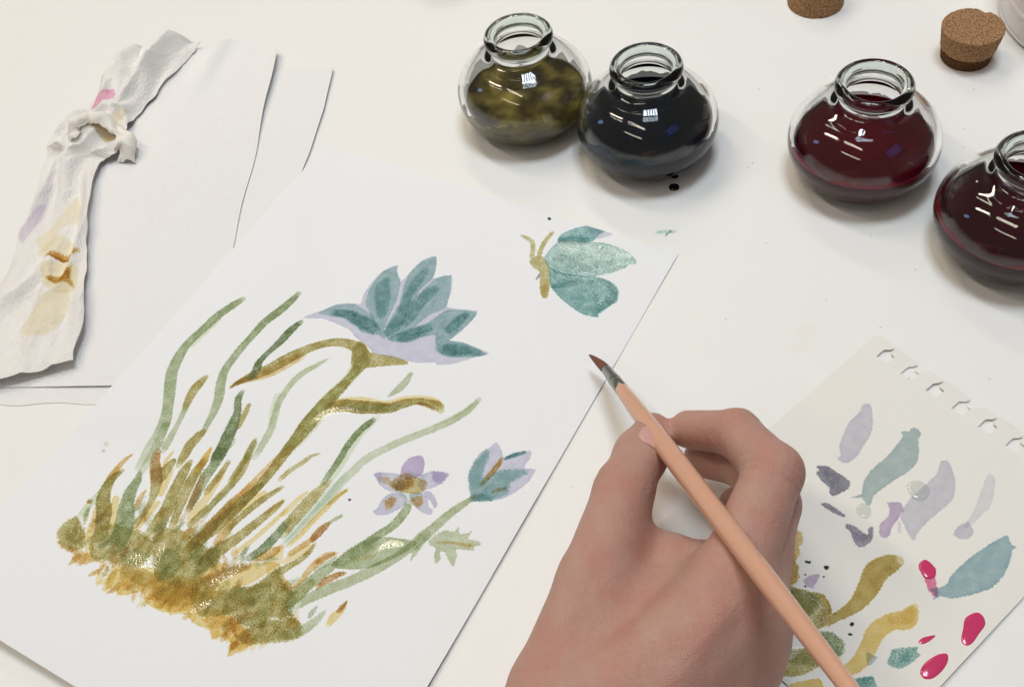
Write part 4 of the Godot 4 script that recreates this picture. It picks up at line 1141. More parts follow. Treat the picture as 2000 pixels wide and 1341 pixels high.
	cv.patch("olive", [40, 108.1, 45.5, 106.6, 47.1, 109.2, 49.3, 110.2, 51.5, 112.8, 53, 116.1, 50.2, 119.9], 0.5)
	cv.patch("violet", [54.4, 113, 55, 109.1, 57, 106.6, 58.8, 112.4, 56.9, 113.6], 0.75)
	cv.patch("dkteal", [93.5, 110.5, 95.8, 107.3, 99, 103.5, 99.9, 105.2, 101.3, 105.1, 101.2, 109, 100.6, 111.9, 98.9, 115.2, 95.4, 116, 94.5, 113.3], 0.55)
	cv.patch("dkteal~", [95.8, 109.6, 98.1, 107.1, 100, 109.6, 98, 111.7], 0.35)
	cv.patch("bluegrey", [87.9, 118.1, 91.8, 116.9, 91.5, 121.8], 0.9)
	cv.patch("dkteal", [91, 130.4, 92, 127.8, 94.8, 123.7, 96.5, 124.4, 100.3, 127.7, 94.5, 133.9], 0.75)
	cv.patch("yellow", [77.3, 146.8, 82.6, 138.1, 85.8, 139.1, 87.4, 141.7, 80.3, 149.5], 1.6)
	cv.stroke("ink", [50.1, 106.1, 0.8, 50.2, 106, 0.8], 1, 1)
	cv.stroke("ink", [51, 105.5, 1, 51.1, 105.4, 1], 1, 1)
	cv.stroke("ink", [56.7, 102.6, 1.6, 56.7, 102.5, 1.6], 1, 1)
	cv.stroke("ink", [53.2, 110.6, 0.6, 53.2, 110.6, 0.6], 1, 1)
	cv.stroke("ink", [58.6, 106.1, 0.5, 58.7, 106, 0.5], 1, 1)
	cv.stroke("ink", [77.7, 113.5, 1.2, 77.7, 113.4, 1.2], 1, 1)
	cv.stroke("ink", [79.8, 117, 1, 79.8, 117, 1], 1, 1)
	cv.stroke("ink", [56.4, 114.1, 0.5, 56.5, 114.1, 0.5], 1, 1)
	cv.stroke("brown", [71, 114.7, 1.1, 71, 114.7, 1.1], 0.8, 0.8)


func stain_table(cv: Canvas) -> void:
	# a dried green smear below the blue-black inkwell, and specks; canvas corner is at x -100, z -200
	cv.stroke("mint", [171.5, 137.2, 1.6, 175.0, 137.0, 2.4, 179.5, 137.4, 2.0, 181.3, 137.2, 1.4], 0.9, 0.8)
	cv.stroke("dkteal", [177.0, 138.4, 0.9, 176.2, 139.6, 0.7], 0.8, 0.8)
	cv.stroke("dkteal", [178.6, 137.0, 1.2, 178.0, 137.6, 0.9], 0.6, 0.6)
	cv.stroke("dkteal", [173.2, 137.0, 0.8, 173.6, 137.1, 0.8], 0.4, 0.4)
	var rng := RandomNumberGenerator.new()
	rng.seed = 5
	for i in 70:
		var p := Vector2(rng.randf_range(110, 390), rng.randf_range(20, 380))
		var r := rng.randf_range(0.25, 0.6)
		cv.stroke("slate", [p.x, p.y, r, p.x + 0.2, p.y + 0.1, r], rng.randf_range(0.15, 0.7), 0.3)
	cv.patch("yellow", [228, 203, 236, 200, 239, 205, 233, 207, 236, 214, 226, 216, 222, 211, 230, 209], 0.04)


func table_mesh() -> ArrayMesh:
	var m := sheet(2, 2, 28.0, func(u: float, t: float) -> Vector3: return Vector3(lerpf(-800, 800, u), 0, lerpf(-550, 420, t)))
	var a := m.surface_get_arrays(0)
	var uv: PackedVector2Array = a[Mesh.ARRAY_TEX_UV]
	var v: PackedVector3Array = a[Mesh.ARRAY_VERTEX]
	for i in v.size():
		uv[i] = Vector2(v[i].x + 0.1, v[i].z + 0.2) / 0.4
	a[Mesh.ARRAY_TEX_UV] = uv
	var o := ArrayMesh.new()
	o.add_surface_from_arrays(Mesh.PRIMITIVE_TRIANGLES, a)
	return o


# the study lies on the kitchen paper at the upper left and curls up a little at its lower left corner
func study_point(u: float, t: float) -> Vector3:
	var x := u * 210.0
	var y := t * 297.0
	var wx := -103.4 + 0.876 * x - 0.48 * y
	var wz := -147.4 + 0.477 * x + 0.88 * y
	var over := smoothstep(-92.0, -128.0, wx) * smoothstep(52.0, 18.0, wz)
	var h := 0.75 + 1.95 * over + 0.3 * sin(x * 0.06 + y * 0.035) * sin(y * 0.05 - x * 0.02)
	h += 8.0 * pow(smoothstep(190.0, 297.0, y), 1.6) * (1.0 - 0.75 * u)
	h += 0.8 * pow(smoothstep(150.0, 210.0, x), 2.0) * smoothstep(60.0, 160.0, y)
	return Vector3(x, h, y)


# the tooth of drawing paper as a height map in the sheet's own layout
func tooth(m: StandardMaterial3D, wide: int, high: int, height: float, freq := 0.2) -> void:
	var t := NoiseTexture2D.new()
	t.width = wide
	t.height = high
	t.noise = noise(8, freq, FastNoiseLite.TYPE_SIMPLEX, 3)
	m.heightmap_enabled = true
	m.heightmap_texture = t
	m.heightmap_scale = height * 0.1


func towel_material() -> StandardMaterial3D:
	var m := mat(Color(0.925, 0.92, 0.915), 0.95, 0.15)
	var im := Image.create(128, 128, false, Image.FORMAT_RGB8)
	var n := noise(77, 0.5, FastNoiseLite.TYPE_SIMPLEX, 2)
	for y in 128:
		for x in 128:
			var d := absf(sin((x + y) * TAU / 64.0)) * absf(sin((x - y) * TAU / 64.0))
			var h := clampf(0.35 + 0.5 * smoothstep(0.25, 0.8, d) + n.get_noise_2d(x, y) * 0.12, 0.0, 1.0)
			im.set_pixel(x, y, Color(h, h, h))
	relief(m, ImageTexture.create_from_image(im), 0.16, 7.0)
	return m


func kitchen_paper() -> void:
	var tmat := towel_material()
	var wave := noise(12, 0.012, FastNoiseLite.TYPE_SIMPLEX, 2)
	var low := put("kitchen_paper", sheet(60, 70, 0.3, func(u: float, t: float) -> Vector3:
		var right := [Vector2(-106.7, -213.2), Vector2(-108.6, -177.0), Vector2(-112.8, -141.8), Vector2(-118.5, -112.0), Vector2(-124, -90), Vector2(-136, 24)]
		var k := t * 5.0
		var i := mini(int(k), 4)
		var r: Vector2 = right[i].lerp(right[i + 1], k - i)
		var l := Vector2(lerpf(-222, -284, pow(t, 0.8)), lerpf(-236, 12.5, t))
		var p := l.lerp(r, u)
		var lift := 2.0 * pow(u, 10.0) * smoothstep(0.75, 0.0, t)
		return Vector3(p.x, 0.5 + 0.2 * wave.get_noise_2d(p.x, p.y) + lift, p.y + 1.0 * wave.get_noise_2d(p.x * 2.0, 9.0))), tmat)
	tag(low, "lower sheet of white kitchen paper, showing right of the upper sheet", "kitchen paper", "sheets of kitchen paper")
	var up := put("kitchen_paper", sheet(70, 80, 0.3, func(u: float, t: float) -> Vector3:
		var r := Vector2(lerpf(-142.6, -147.5, t) + 0.6 * sin(t * 21.0), lerpf(-234.5, 13.0, t))
		var l := Vector2(lerpf(-236, -276, t), lerpf(-252, 4.0, t))
		var p := l.lerp(r, u)
		p.y -= 12.0 * smoothstep(0.55, 0.9, 1.0 - absf(u - 0.72) * 2.2) * (1.0 - t) * 0.9
		var lift := 5.0 * pow(u, 9.0) * smoothstep(0.42, 0.0, t)
		lift += 5.0 * smoothstep(0.95, 0.45, u) * smoothstep(0.22, 0.02, t) * (0.6 + 0.4 * sin(u * 24.0 + t * 9.0))
		lift += 0.5 * pow(smoothstep(0.8, 1.0, t), 2.0) * smoothstep(0.3, 0.6, u) * smoothstep(1.0, 0.7, u)
		return Vector3(p.x, 1.3 + 0.25 * wave.get_noise_2d(p.x + 50.0, p.y) + lift, p.y)), tmat)
	tag(up, "upper sheet of white kitchen paper under the crumpled tissue", "kitchen paper", "sheets of kitchen paper")
	crumpled_tissue()


func along_path(p: Array, s: float) -> Vector2:
	var k := s * (p.size() - 1)
	var i := clampi(int(k), 0, p.size() - 2)
	return p[i].cubic_interpolate(p[i + 1], p[maxi(i - 1, 0)], p[mini(i + 2, p.size() - 1)], k - i)


func tissue_point(t: float, s: float, n: FastNoiseLite, m: FastNoiseLite) -> Vector3:
	var left := [Vector2(-247.9, -245.6), Vector2(-250, -224.4), Vector2(-253.4, -195.4), Vector2(-261.4, -187.2), Vector2(-270, -168.2), Vector2(-268.8, -155.1), Vector2(-265.9, -115.7), Vector2(-266.3, -67.1), Vector2(-269.4, -26.7), Vector2(-266.1, 10.7)]
	var right := [Vector2(-194.0, -249.0), Vector2(-206.6, -217.6), Vector2(-219.4, -189.9), Vector2(-222.6, -175.2), Vector2(-223.8, -149.5), Vector2(-233.0, -143.3), Vector2(-228.3, -101.8), Vector2(-220.0, -60.8), Vector2(-212.8, -33.1), Vector2(-210.6, -2.0)]
	var l := along_path(left, s)
	var r := along_path(right, s)
	var p := l.lerp(r, t)
	p += Vector2(m.get_noise_2d(s * 160.0, 3.0), m.get_noise_2d(s * 160.0, 33.0)) * 1.1 * (absf(t - 0.5) * 2.0)
	# long folds run down the strip, pleats fan out above the pinch
	var q := Vector2(t * 62.0 + s * 34.0 + 6.0 * m.get_noise_2d(s * 60.0, 70.0), s * 105.0)
	var big := 1.0 - absf(n.get_noise_2dv(q)) * 3.0
	var mid := 1.0 - absf(m.get_noise_2d(p.x * 0.7 + p.y * 0.2, p.y * 0.4)) * 2.2
	var dome := pow(maxf(0.0, sin(PI * clampf(0.08 + t * 0.86, 0.0, 1.0))), 0.5)
	var fan := smoothstep(0.33, 0.14, s)
	var height := lerpf(8.0, 6.0, s) * (1.0 + 0.6 * exp(-pow((s - 0.36) / 0.06, 2.0)))
	var h := 2.0 + dome * (height * 0.75 + 2.6 * big * (1.0 - 0.6 * fan) * (1.0 - 0.75 * smoothstep(0.84, 1.0, s)) + 0.45 * mid)
	h += 3.5 * smoothstep(0.72, 0.97, t) * smoothstep(0.34, 0.5, s)
	h += fan * (11.0 * pow(maxf(0.0, 1.0 - absf(t - 0.7) / 0.22), 1.4) + 4.0 * pow(maxf(0.0, 1.0 - absf(t - 0.2) / 0.2), 1.3) - 3.0 * exp(-pow((t - 0.43) / 0.1, 2.0)))
	h += fan * 1.3 * sin(t * 26.0 + 2.5 * sin(s * 24.0)) * dome
	h -= 1.8 * exp(-pow((s - 0.53) / 0.025, 2.0)) * dome
	h += 2.5 * smoothstep(0.93, 1.0, s) * (1.0 - t)
	return Vector3(p.x, maxf(h, 2.0), p.y)


func crumpled_tissue() -> void:
	var n := noise(14, 0.03, FastNoiseLite.TYPE_SIMPLEX, 1)
	var m := noise(15, 0.075, FastNoiseLite.TYPE_SIMPLEX, 2)
	var cv := Canvas.new(60, 260, 6.0, Color(0.925, 0.91, 0.895), 17)
	set_inks(cv)
	var k := Vector2(60, 260)
	for a in [["yellow~", 0.32, [0.41, 0.90, 0.53, 0.85, 0.66, 0.83, 0.82, 0.82, 0.84, 0.87, 0.74, 0.92, 0.57, 0.92]], ["yellow~", 0.28, [0.23, 0.72, 0.50, 0.68, 0.70, 0.63, 0.83, 0.67, 0.55, 0.70, 0.41, 0.74]], ["yellow~", 0.3, [0.3, 0.74, 0.5, 0.71, 0.85, 0.72, 0.85, 0.735, 0.5, 0.75]],
			["violet~", 0.3, [0.0, 0.72, 0.1, 0.68, 0.24, 0.66, 0.2, 0.69, 0.08, 0.73]], ["violet~", 0.12, [0.05, 0.70, 0.2, 0.62, 0.3, 0.6, 0.25, 0.66]],
			["crimson~", 0.22, [0.08, 0.235, 0.15, 0.2, 0.3, 0.165, 0.4, 0.19, 0.3, 0.22, 0.2, 0.24]], ["crimson~", 0.15, [0.02, 0.27, 0.15, 0.255, 0.3, 0.255, 0.2, 0.275]],
			["ochre~", 0.3, [0.5, 0.375, 0.62, 0.36, 0.8, 0.37, 0.92, 0.4, 0.75, 0.405, 0.6, 0.39]], ["yellow~", 0.3, [0.6, 0.35, 0.75, 0.28, 0.9, 0.25, 0.85, 0.33, 0.7, 0.37]],
			["ochre~", 1.1, [0.42, 0.742, 0.54, 0.752, 0.69, 0.757, 0.83, 0.75, 0.92, 0.737, 0.76, 0.741, 0.59, 0.744]], ["brown", 0.7, [0.46, 0.748, 0.6, 0.756, 0.75, 0.756, 0.85, 0.749, 0.7, 0.75, 0.55, 0.75]],
			["ochre~", 1.1, [0.57, 0.797, 0.68, 0.79, 0.76, 0.785, 0.83, 0.772, 0.84, 0.79, 0.88, 0.815, 0.8, 0.805, 0.7, 0.812]], ["brown", 0.6, [0.6, 0.80, 0.7, 0.8, 0.82, 0.78, 0.83, 0.795, 0.72, 0.807]], ["yellow~", 0.4, [0.5, 0.77, 0.7, 0.76, 0.9, 0.77, 0.9, 0.82, 0.7, 0.83, 0.55, 0.81]]]:
		var pts := []
		for i in range(0, a[2].size(), 2):
			pts.append_array([a[2][i] * k.x, a[2][i + 1] * k.y])
		cv.patch(a[0], pts, a[1])
	var tm := mat(Color.WHITE, 0.95, 0.15)
	tm.albedo_texture = cv.texture()
	tooth(tm, 360, 1560, 0.35, 0.06)
	tm.backlight_enabled = true
	tm.backlight = Color(0.25, 0.24, 0.22)
	var o := thing("crumpled_tissue", Vector3.ZERO, "crumpled kitchen paper with yellow, ochre and pink paint stains", "tissue")
	put("wiping_tissue", sheet(64, 230, 0.35, func(u: float, t: float) -> Vector3: return tissue_point(u, t, n, m)), tm, o)
	# the rolled loop in its middle
	var cm := mat(Color(0.93, 0.915, 0.88), 0.95, 0.15)
	cm.backlight_enabled = true
	cm.backlight = Color(0.25, 0.24, 0.22)
	put("rolled_edge", sheet(60, 30, 0.4, func(u: float, t: float) -> Vector3:
		var pth := [Vector3(-256, 5, -165), Vector3(-251, 11, -171), Vector3(-242, 14, -173), Vector3(-232, 14, -168), Vector3(-224, 12, -161), Vector3(-219, 8, -152), Vector3(-220, 3, -146)]
		var kk := u * 6.0
		var i := mini(int(kk), 5)
		var c: Vector3 = pth[i].cubic_interpolate(pth[i + 1], pth[maxi(i - 1, 0)], pth[mini(i + 2, 6)], kk - i)
		var d: Vector3 = (pth[i + 1] - pth[i]).normalized()
		var sd := d.cross(Vector3.UP).normalized()
		var ang := lerpf(-2.1 - 0.3 * m.get_noise_2d(u * 70.0, 50.0), 0.7 + 0.5 * m.get_noise_2d(u * 60.0, 20.0), t)
		var rad := 5.2 + 3.2 * m.get_noise_2d(u * 34.0, t * 12.0) + 1.4 * n.get_noise_2d(u * 130.0, t * 50.0) + 0.8 * u
		return c + (sd * sin(ang) + Vector3.UP * cos(ang)) * rad - Vector3(0, 3.0, 0)), cm, o)


func trial_page() -> void:
	var cv := Canvas.new(113, 148, 5.0, Color(0.915, 0.908, 0.878), 9)
	set_inks(cv)
	paint_trials(cv)
	var m := mat(Color.WHITE, 0.85, 0.5)
	m.albedo_texture = cv.texture()
	tooth(m, 452, 592, 0.04)
	# paint that has not dried yet is smooth
	var wet_map := Canvas.new(113, 148, 2.0, Color(0.85, 0.85, 0.85), 6)
	wet_map.inks["wet"] = [1.7, 1.7, 1.7, 0.5, 0.0]
	wet_map.stroke("wet", [57.3, 116.5, 1.4, 62.2, 116.9, 2.6, 66.4, 117.2, 4.7, 69.2, 121.3, 4.6, 66.5, 121.9, 3.1], 1.0, 1.0)
	wet_map.stroke("wet", [66.5, 122.7, 1.2, 68.5, 122.8, 1.3, 70.6, 123.0, 0.9], 1.0, 1.0)
	wet_map.stroke("wet", [69.7, 141.6, 2.5, 70.0, 137.5, 3.5, 70.7, 134.5, 2.0], 1.0, 1.0)
	m.roughness = 1.0
	m.roughness_texture = wet_map.texture()
	var rng := RandomNumberGenerator.new()
	rng.seed = 11
	var out := PackedVector2Array([Vector2(0.0, 148), Vector2(0.0, 1.2), Vector2(1.2, 0.0)])
	for i in 9:
		var a := 7.9 + 12.68 * i
		if a + 5.0 > 112.0:
			break
		var torn: bool = i == 1 or i == 3 or i == 6
		var s := a + rng.randf_range(1.6, 2.4)
		var l := rng.randf_range(-0.2, 0.2)
		out.append_array([Vector2(s - 0.4 + l, 0.1), Vector2(s + 0.1, 1.6), Vector2(s - 0.5, 3.1), Vector2(a + 0.2, 4.4), Vector2(a - 0.2, 4.7), Vector2(a - 0.3, 9.7), Vector2(a + 5.0, 9.8), Vector2(a + 5.3, 4.8), Vector2(s + 1.1, 4.6)])
		if torn:
			out.append_array([Vector2(s + 2.2, 4.1), Vector2(s + 3.4, 3.6), Vector2(s + 5.0, 2.0), Vector2(s + 5.6, 0.2)])
		else:
			out.append_array([Vector2(s + 0.3, 3.1), Vector2(s + 1.0, 1.7), Vector2(s + 0.6, 0.1)])
	out.append_array([Vector2(113, 0), Vector2(113, 148)])
	var lift := func(x: float, y: float) -> float:
		return 0.7 + 0.45 * exp(-maxf(y - 4.0, 0.0) / 9.0) + 0.3 * sin(x * 0.22) * exp(-y / 12.0) + 0.9 * smoothstep(70.0, 113.0, x) * smoothstep(30.0, 100.0, y)
	var cuts := PackedFloat32Array([-2, 1, 2, 3, 4, 5, 6.5, 8, 10, 12, 14, 17, 20, 24, 29, 35, 45, 58, 72, 86, 100, 124, 149])
	var o := put("sketch_page", bent_slab(out, cuts, 0.35, Vector2(113, 148), lift), m)
	o.position = Vector3(162.9, 0, 9.57) * MM
	o.rotation.y = -atan2(0.7626, 0.6468)
	tag(o, "torn-out spiral sketch page with colour trials, its ragged punched edge at the top", "sketch page")


func film_of(c: Color) -> StandardMaterial3D:
	var m := mat(c, 0.4)
	m.transparency = BaseMaterial3D.TRANSPARENCY_ALPHA
	return m


func tub() -> void:
	var m := mat(Color(0.90, 0.88, 0.88), 0.35)
	m.subsurf_scatter_enabled = true
	m.subsurf_scatter_strength = 0.25
	var p := [Vector2(0.01, 0.4), Vector2(54, 0.4), Vector2(59.0, 0.8), Vector2(60.6, 2.5), Vector2(61, 8), Vector2(61.2, 14), Vector2(62.6, 15.2), Vector2(62.8, 17.6), Vector2(61.6, 18.8), Vector2(61.8, 26), Vector2(63.2, 27.2), Vector2(63.4, 29.6), Vector2(62.2, 30.8), Vector2(62.6, 50), Vector2(65, 52), Vector2(65.2, 56), Vector2(63.6, 57.2), Vector2(61.0, 56.4), Vector2(60.4, 30), Vector2(59.4, 4), Vector2(57, 2.4), Vector2(0.01, 2.2)]
	var o := put("plastic_tub", lathe(smooth_profile(p, 3), 120), m)
	o.position = Vector3(336.0, 0, -200.0) * MM
	tag(o, "white ribbed plastic tub, cut off by the upper right corner", "tub")


func painter() -> void:
	var skin := mat(Color.WHITE, 0.5, 0.4)
	skin.vertex_color_use_as_albedo = true
	skin.subsurf_scatter_enabled = true
	skin.subsurf_scatter_strength = 0.08
	var cell := noise(25, 0.03, FastNoiseLite.TYPE_CELLULAR, 4)
	cell.cellular_return_type = FastNoiseLite.RETURN_DISTANCE2_SUB
	relief(skin, noise_map(cell, 512), 0.32, 15.0)
	var o := thing("person", Vector3.ZERO, "bare right hand and forearm holding the paintbrush like a pencil", "person")
	put("hand", hand_skin(), skin, o)
	var nm := mat(Color(0.82, 0.64, 0.60), 0.3)
	put("thumb_nail", nail(skin_field, Vector3(54.47, 36.40, 84.29), Vector3(12.89, -10.00, -30.97), Vector3(0.32, 0.83, 0.45), 12.0), nm, o)
	# brush
	var b := thing("paintbrush", Vector3.ZERO, "paintbrush with plain wooden handle held between thumb and forefinger", "paintbrush")
	var tip := Vector3(35.4, 11.0, 17.5)
	var fer := Vector3(42.8, 16.0, 30.1)
	var rear := Vector3(105.0, 112.5, 215.7)
	var d := (rear - fer).normalized()
	var hair := mat(Color(0.46, 0.28, 0.21), 0.55)
	var path := PackedVector3Array()
	var rad := PackedFloat32Array()
	for i in 13:
		var t := i / 12.0
		path.append(tip.lerp(fer - d * 6.0 + Vector3(0, 0, 0), t).lerp(fer + d * 2.0, t * t))
		rad.append(0.12 + 2.0 * pow(t, 0.75) * (1.0 + 0.35 * sin(t * PI)))
	put("bristles", tube(path, rad, 20), hair, b)
	var metal := mat(Color(0.62, 0.62, 0.60), 0.3)
	metal.metallic = 0.9
	path = PackedVector3Array()
	rad = PackedFloat32Array()
	for q in [[-0.5, 2.0], [0.0, 2.2], [3.0, 2.35], [10.0, 2.6], [10.6, 2.8], [11.4, 2.8], [12.0, 2.6], [13.2, 2.65], [13.8, 2.85], [14.6, 2.85], [15.2, 2.7], [20.0, 2.9]]:
		path.append(fer + d * q[0])
		rad.append(q[1])
	put("ferrule", tube(path, rad, 28), metal, b)
	var wood := mat(Color(0.85, 0.65, 0.54), 0.3)
	wood.clearcoat_enabled = true
	wood.clearcoat = 0.5
	wood.clearcoat_roughness = 0.15
	path = PackedVector3Array()
	rad = PackedFloat32Array()
	for q in [[19.0, 2.7], [20.0, 2.85], [26.0, 3.1], [40.0, 3.5], [60.0, 3.85], [90.0, 3.95], [130.0, 3.7], [165.0, 3.4], [200.0, 2.6], [214.0, 2.0], [216.0, 1.2]]:
		path.append(fer + d * q[0])
		rad.append(q[1])
	put("handle", tube(path, rad, 32), wood, b)


func _ready() -> void:
	# ---- camera (held by hand above the table, rolled a little), air, lamps, exposure
	var cam := Camera3D.new()
	cam.name = "camera"
	cam.fov = 36.21
	cam.near = 0.02
	cam.far = 20.0
	add_child(cam)
	cam.transform = Transform3D(Basis(Vector3(0.99366, -0.11241, 0.0), Vector3(0.06829, 0.60365, -0.79432), Vector3(0.08929, 0.78929, 0.60750)), Vector3(0.04345, 0.38412, 0.29565))
	cam.current = true
	var env := Environment.new()
	env.background_mode = Environment.BG_COLOR
	env.background_color = Color(0.62, 0.59, 0.55)
	env.background_energy_multiplier = 0.32
	env.tonemap_mode = Environment.TONE_MAPPER_LINEAR
	env.tonemap_exposure = 1.24
	env.sdfgi_enabled = true
	env.ssao_enabled = true
	env.ssil_enabled = true
	var we := WorldEnvironment.new()
	we.name = "environment"
	we.environment = env
	add_child(we)
	var warm := Color(1.0, 0.945, 0.865)
	ceiling_light(Vector3(-1.6, 1.85, -0.65), Vector3(-0.98, 1.85, -0.02), 0.09, warm, 0.75, "narrow warm ceiling light to the left of the table")
	ceiling_light(Vector3(-0.95, 1.85, -1.3), Vector3(-0.3, 1.85, -0.65), 0.09, warm, 0.8, "narrow warm ceiling light beyond the table, to its upper left")
	ceiling_light(Vector3(-0.42, 1.85, -2.32), Vector3(0.33, 1.85, -1.57), 0.09, warm, 0.7, "narrow warm ceiling light farthest beyond the table")
	ceiling_light(Vector3(-0.74, 1.85, 0.22), Vector3(-0.12, 1.85, 0.85), 0.07, warm, 0.27, "narrow warm ceiling light overhead, behind the viewer's left shoulder")
	ceiling_light(Vector3(-1.22, 1.8, 0.86), Vector3(-0.42, 1.8, 1.75), 0.07, warm, 0.24, "narrow ceiling light a row farther behind the viewer")
	window("skylight_window", Vector3(0.2, 1.9, -0.22), Vector3(0.2, 0.0, -0.2), Vector3.FORWARD, Vector2(0.5, 0.42), Vector2i(5, 0), 0.4, Color(0.90, 0.95, 1.0), 2.2, 0.8, "skylight with slanted blind slats straight above the inkwells")
	window("window", Vector3(1.35, 1.65, 0.95), Vector3(0.15, 0.0, -0.05), Vector3.UP, Vector2(0.85, 0.55), Vector2i(4, 1), 0.0, Color(0.55, 0.60, 1.0), 0.12, 0.1, "bluish window with dark bars behind the viewer on the right")
	window("window", Vector3(-1.85, 1.0, -0.45), Vector3(0.1, 0.0, -0.08), Vector3.UP, Vector2(0.16, 0.22), Vector2i(0, 1), 0.0, Color(0.6, 0.75, 1.0), 0.05, 0.2, "small blue window pane low on the left")

	# ---- the setting: white table
	var tm := mat(Color(0.937, 0.93, 0.914), 0.42, 0.4)
	var table_cv := Canvas.new(400, 400, 4.0, Color(0.937, 0.93, 0.914), 51)
	set_inks(table_cv)
	stain_table(table_cv)
	tm.albedo_color = Color.WHITE
	tm.albedo_texture = table_cv.texture()
	tm.texture_repeat = false
	var table := put("table_top", table_mesh(), tm)
	tag(table, "white table top that everything lies on", "", "", "structure")

	# ---- sheets
	kitchen_paper()
	var study := Canvas.new(210, 297, 5.0, Color(0.933, 0.936, 0.938), 3)
	set_inks(study)
	paint_study(study)
	var pm := mat(Color.WHITE, 0.85, 0.5)
	pm.albedo_texture = study.texture()
	tooth(pm, 840, 1188, 0.05)
	# the butterfly is still wet: a dark patch in the roughness map
	var wet_map := Canvas.new(210, 297, 2.0, Color(0.85, 0.85, 0.85), 4)
	wet_map.inks["wet"] = [1.9, 1.9, 1.9, 0.5, 0.0]
	wet_map.patch("wet", [151.1, 27.6, 151.2, 21.0, 152.9, 14.3, 159.2, 11.7, 167.3, 9.7, 173.7, 7.3, 181.1, 7.2, 187.6, 8.4, 193.1, 11.9, 193.7, 13.6, 190.9, 15.4, 190.2, 18.2, 184.4, 24.5, 179.8, 28.0, 175.7, 30.7, 164.6, 34.1, 156.2, 32.5], 1.0)
	wet_map.patch("wet", [156.2, 32.5, 164.0, 33.1, 175.4, 30.1, 181.5, 28.5, 187.7, 29.3, 192.5, 32.3, 194.8, 36.2, 195.2, 39.0, 192.1, 44.6, 190.2, 48.4, 191.4, 50.5, 184.2, 51.8, 177.6, 50.2, 173.6, 48.9, 167.9, 46.4, 162.4, 42.5], 1.0)
	wet_map.stroke("wet", [68.2, 244.4, 5.0, 75.0, 244.2, 6.5, 80.1, 243.7, 3.8, 78.8, 237.5, 2.7, 77.0, 232.2, 3.3], 1.0, 1.0)
	wet_map.stroke("wet", [36.2, 246.9, 4.0, 39.7, 246.0, 3.4], 1.0, 1.0)
	wet_map.stroke("wet", [107.0, 239.1, 2.8, 110.2, 234.4, 3.4, 112.4, 230.2, 3.4, 112.5, 225.1, 2.3], 1.0, 1.0)
	wet_map.stroke("wet", [109.0, 251.7, 2.2, 110.5, 248.5, 3.3, 112.1, 245.3, 2.2], 1.0, 1.0)
	wet_map.stroke("wet", [100.4, 154.5, 3.3, 103.0, 148.6, 4.0, 108.4, 144.6, 3.3, 115.6, 142.2, 2.7], 1.0, 1.0)
	wet_map.stroke("wet", [161.8, 194.9, 2.5, 164.5, 191.4, 3.8, 168.9, 189.3, 2.5], 1.0, 1.0)
	wet_map.stroke("wet", [190.3, 135.9, 0.6, 192.6, 133.0, 0.9, 194.6, 130.5, 0.6], 1.0, 1.0)
	wet_map.stroke("wet", [186.2, 154.1, 1.8, 187.5, 149.7, 1.2, 188.7, 144.8, 1.0, 189.8, 140.8, 0.9, 193.1, 135.0, 0.5], 1.0, 1.0)
	wet_map.stroke("wet", [184.9, 159.3, 1.0, 186.4, 156.2, 1.1], 1.0, 1.0)
	wet_map.stroke("wet", [71.6, 97.8, 2.0, 76.5, 95.7, 2.6, 85.2, 96.0, 2.6], 1.0, 1.0)
	wet_map.stroke("wet", [114.4, 70.7, 2.6, 113.9, 76.5, 3.0, 111.9, 82.1, 2.3, 110.4, 88.3, 1.9], 1.0, 1.0)
	wet_map.stroke("wet", [110.9, 99.6, 3.8, 116.2, 96.5, 5.1, 118.8, 93.1, 4.4, 122.3, 87.0, 2.5], 1.0, 1.0)
	wet_map.stroke("wet", [127.2, 76.3, 3.6, 126.2, 81.4, 4.9, 127.3, 88.7, 4.8, 129.9, 95.1, 2.9], 1.0, 1.0)
	pm.roughness = 1.0
	pm.roughness_texture = wet_map.texture()
	var pg := put("watercolour_study", sheet(42, 60, 0.45, study_point), pm)
	tag(pg, "white sheet with a blue anemone, grasses and half a butterfly in watercolour", "painting")
	pg.position = Vector3(-103.42, 0, -147.43) * MM
	pg.rotation.y = -atan2(0.47840, 0.87814)
	trial_page()

	# ---- inkwells
	var glass := StandardMaterial3D.new()
	glass.transparency = BaseMaterial3D.TRANSPARENCY_ALPHA
	glass.albedo_color = Color(1.0, 1.0, 1.0, 0.0)
	glass.vertex_color_use_as_albedo = true
	glass.roughness = 0.02
	glass.refraction_enabled = true
	glass.refraction_scale = 0.05
	var olive := mat(Color.WHITE, 0.4, 0.15)
	olive.albedo_texture = noise_map(noise(31, 0.02, FastNoiseLite.TYPE_SIMPLEX, 5), 256, ramp([[0.0, Color(0.16, 0.12, 0.05)], [0.35, Color(0.30, 0.26, 0.11)], [0.6, Color(0.42, 0.37, 0.16)], [1.0, Color(0.62, 0.55, 0.26)]]))
	olive.uv1_triplanar = true
	olive.uv1_scale = Vector3.ONE * 9.0
	var blue := mat(Color(0.015, 0.055, 0.10), 0.3, 0.08)
	var red := mat(Color(0.29, 0.0, 0.065), 0.3, 0.08)
	var wine := mat(Color(0.20, 0.0, 0.05), 0.3, 0.08)
	inkwell(Vector3(9.2, 0, -157.5), 0.4, 16.5, glass, olive, film_of(Color(0.50, 0.44, 0.20, 0.6)), 9.0, 5, "inkwell of murky olive ink, farthest left of the four")
	inkwell(Vector3(72.1, 0, -123.4), 2.0, 20.0, glass, blue, film_of(Color(0.08, 0.16, 0.28, 0.85)), 5.5, 6, "inkwell of blue-black ink touching the olive one")
	inkwell(Vector3(175.4, 0, -95.3), 1.2, 19.5, glass, red, film_of(Color(0.66, 0.02, 0.17, 0.7)), 4.0, 7, "inkwell of crimson ink standing by itself, fully in view")
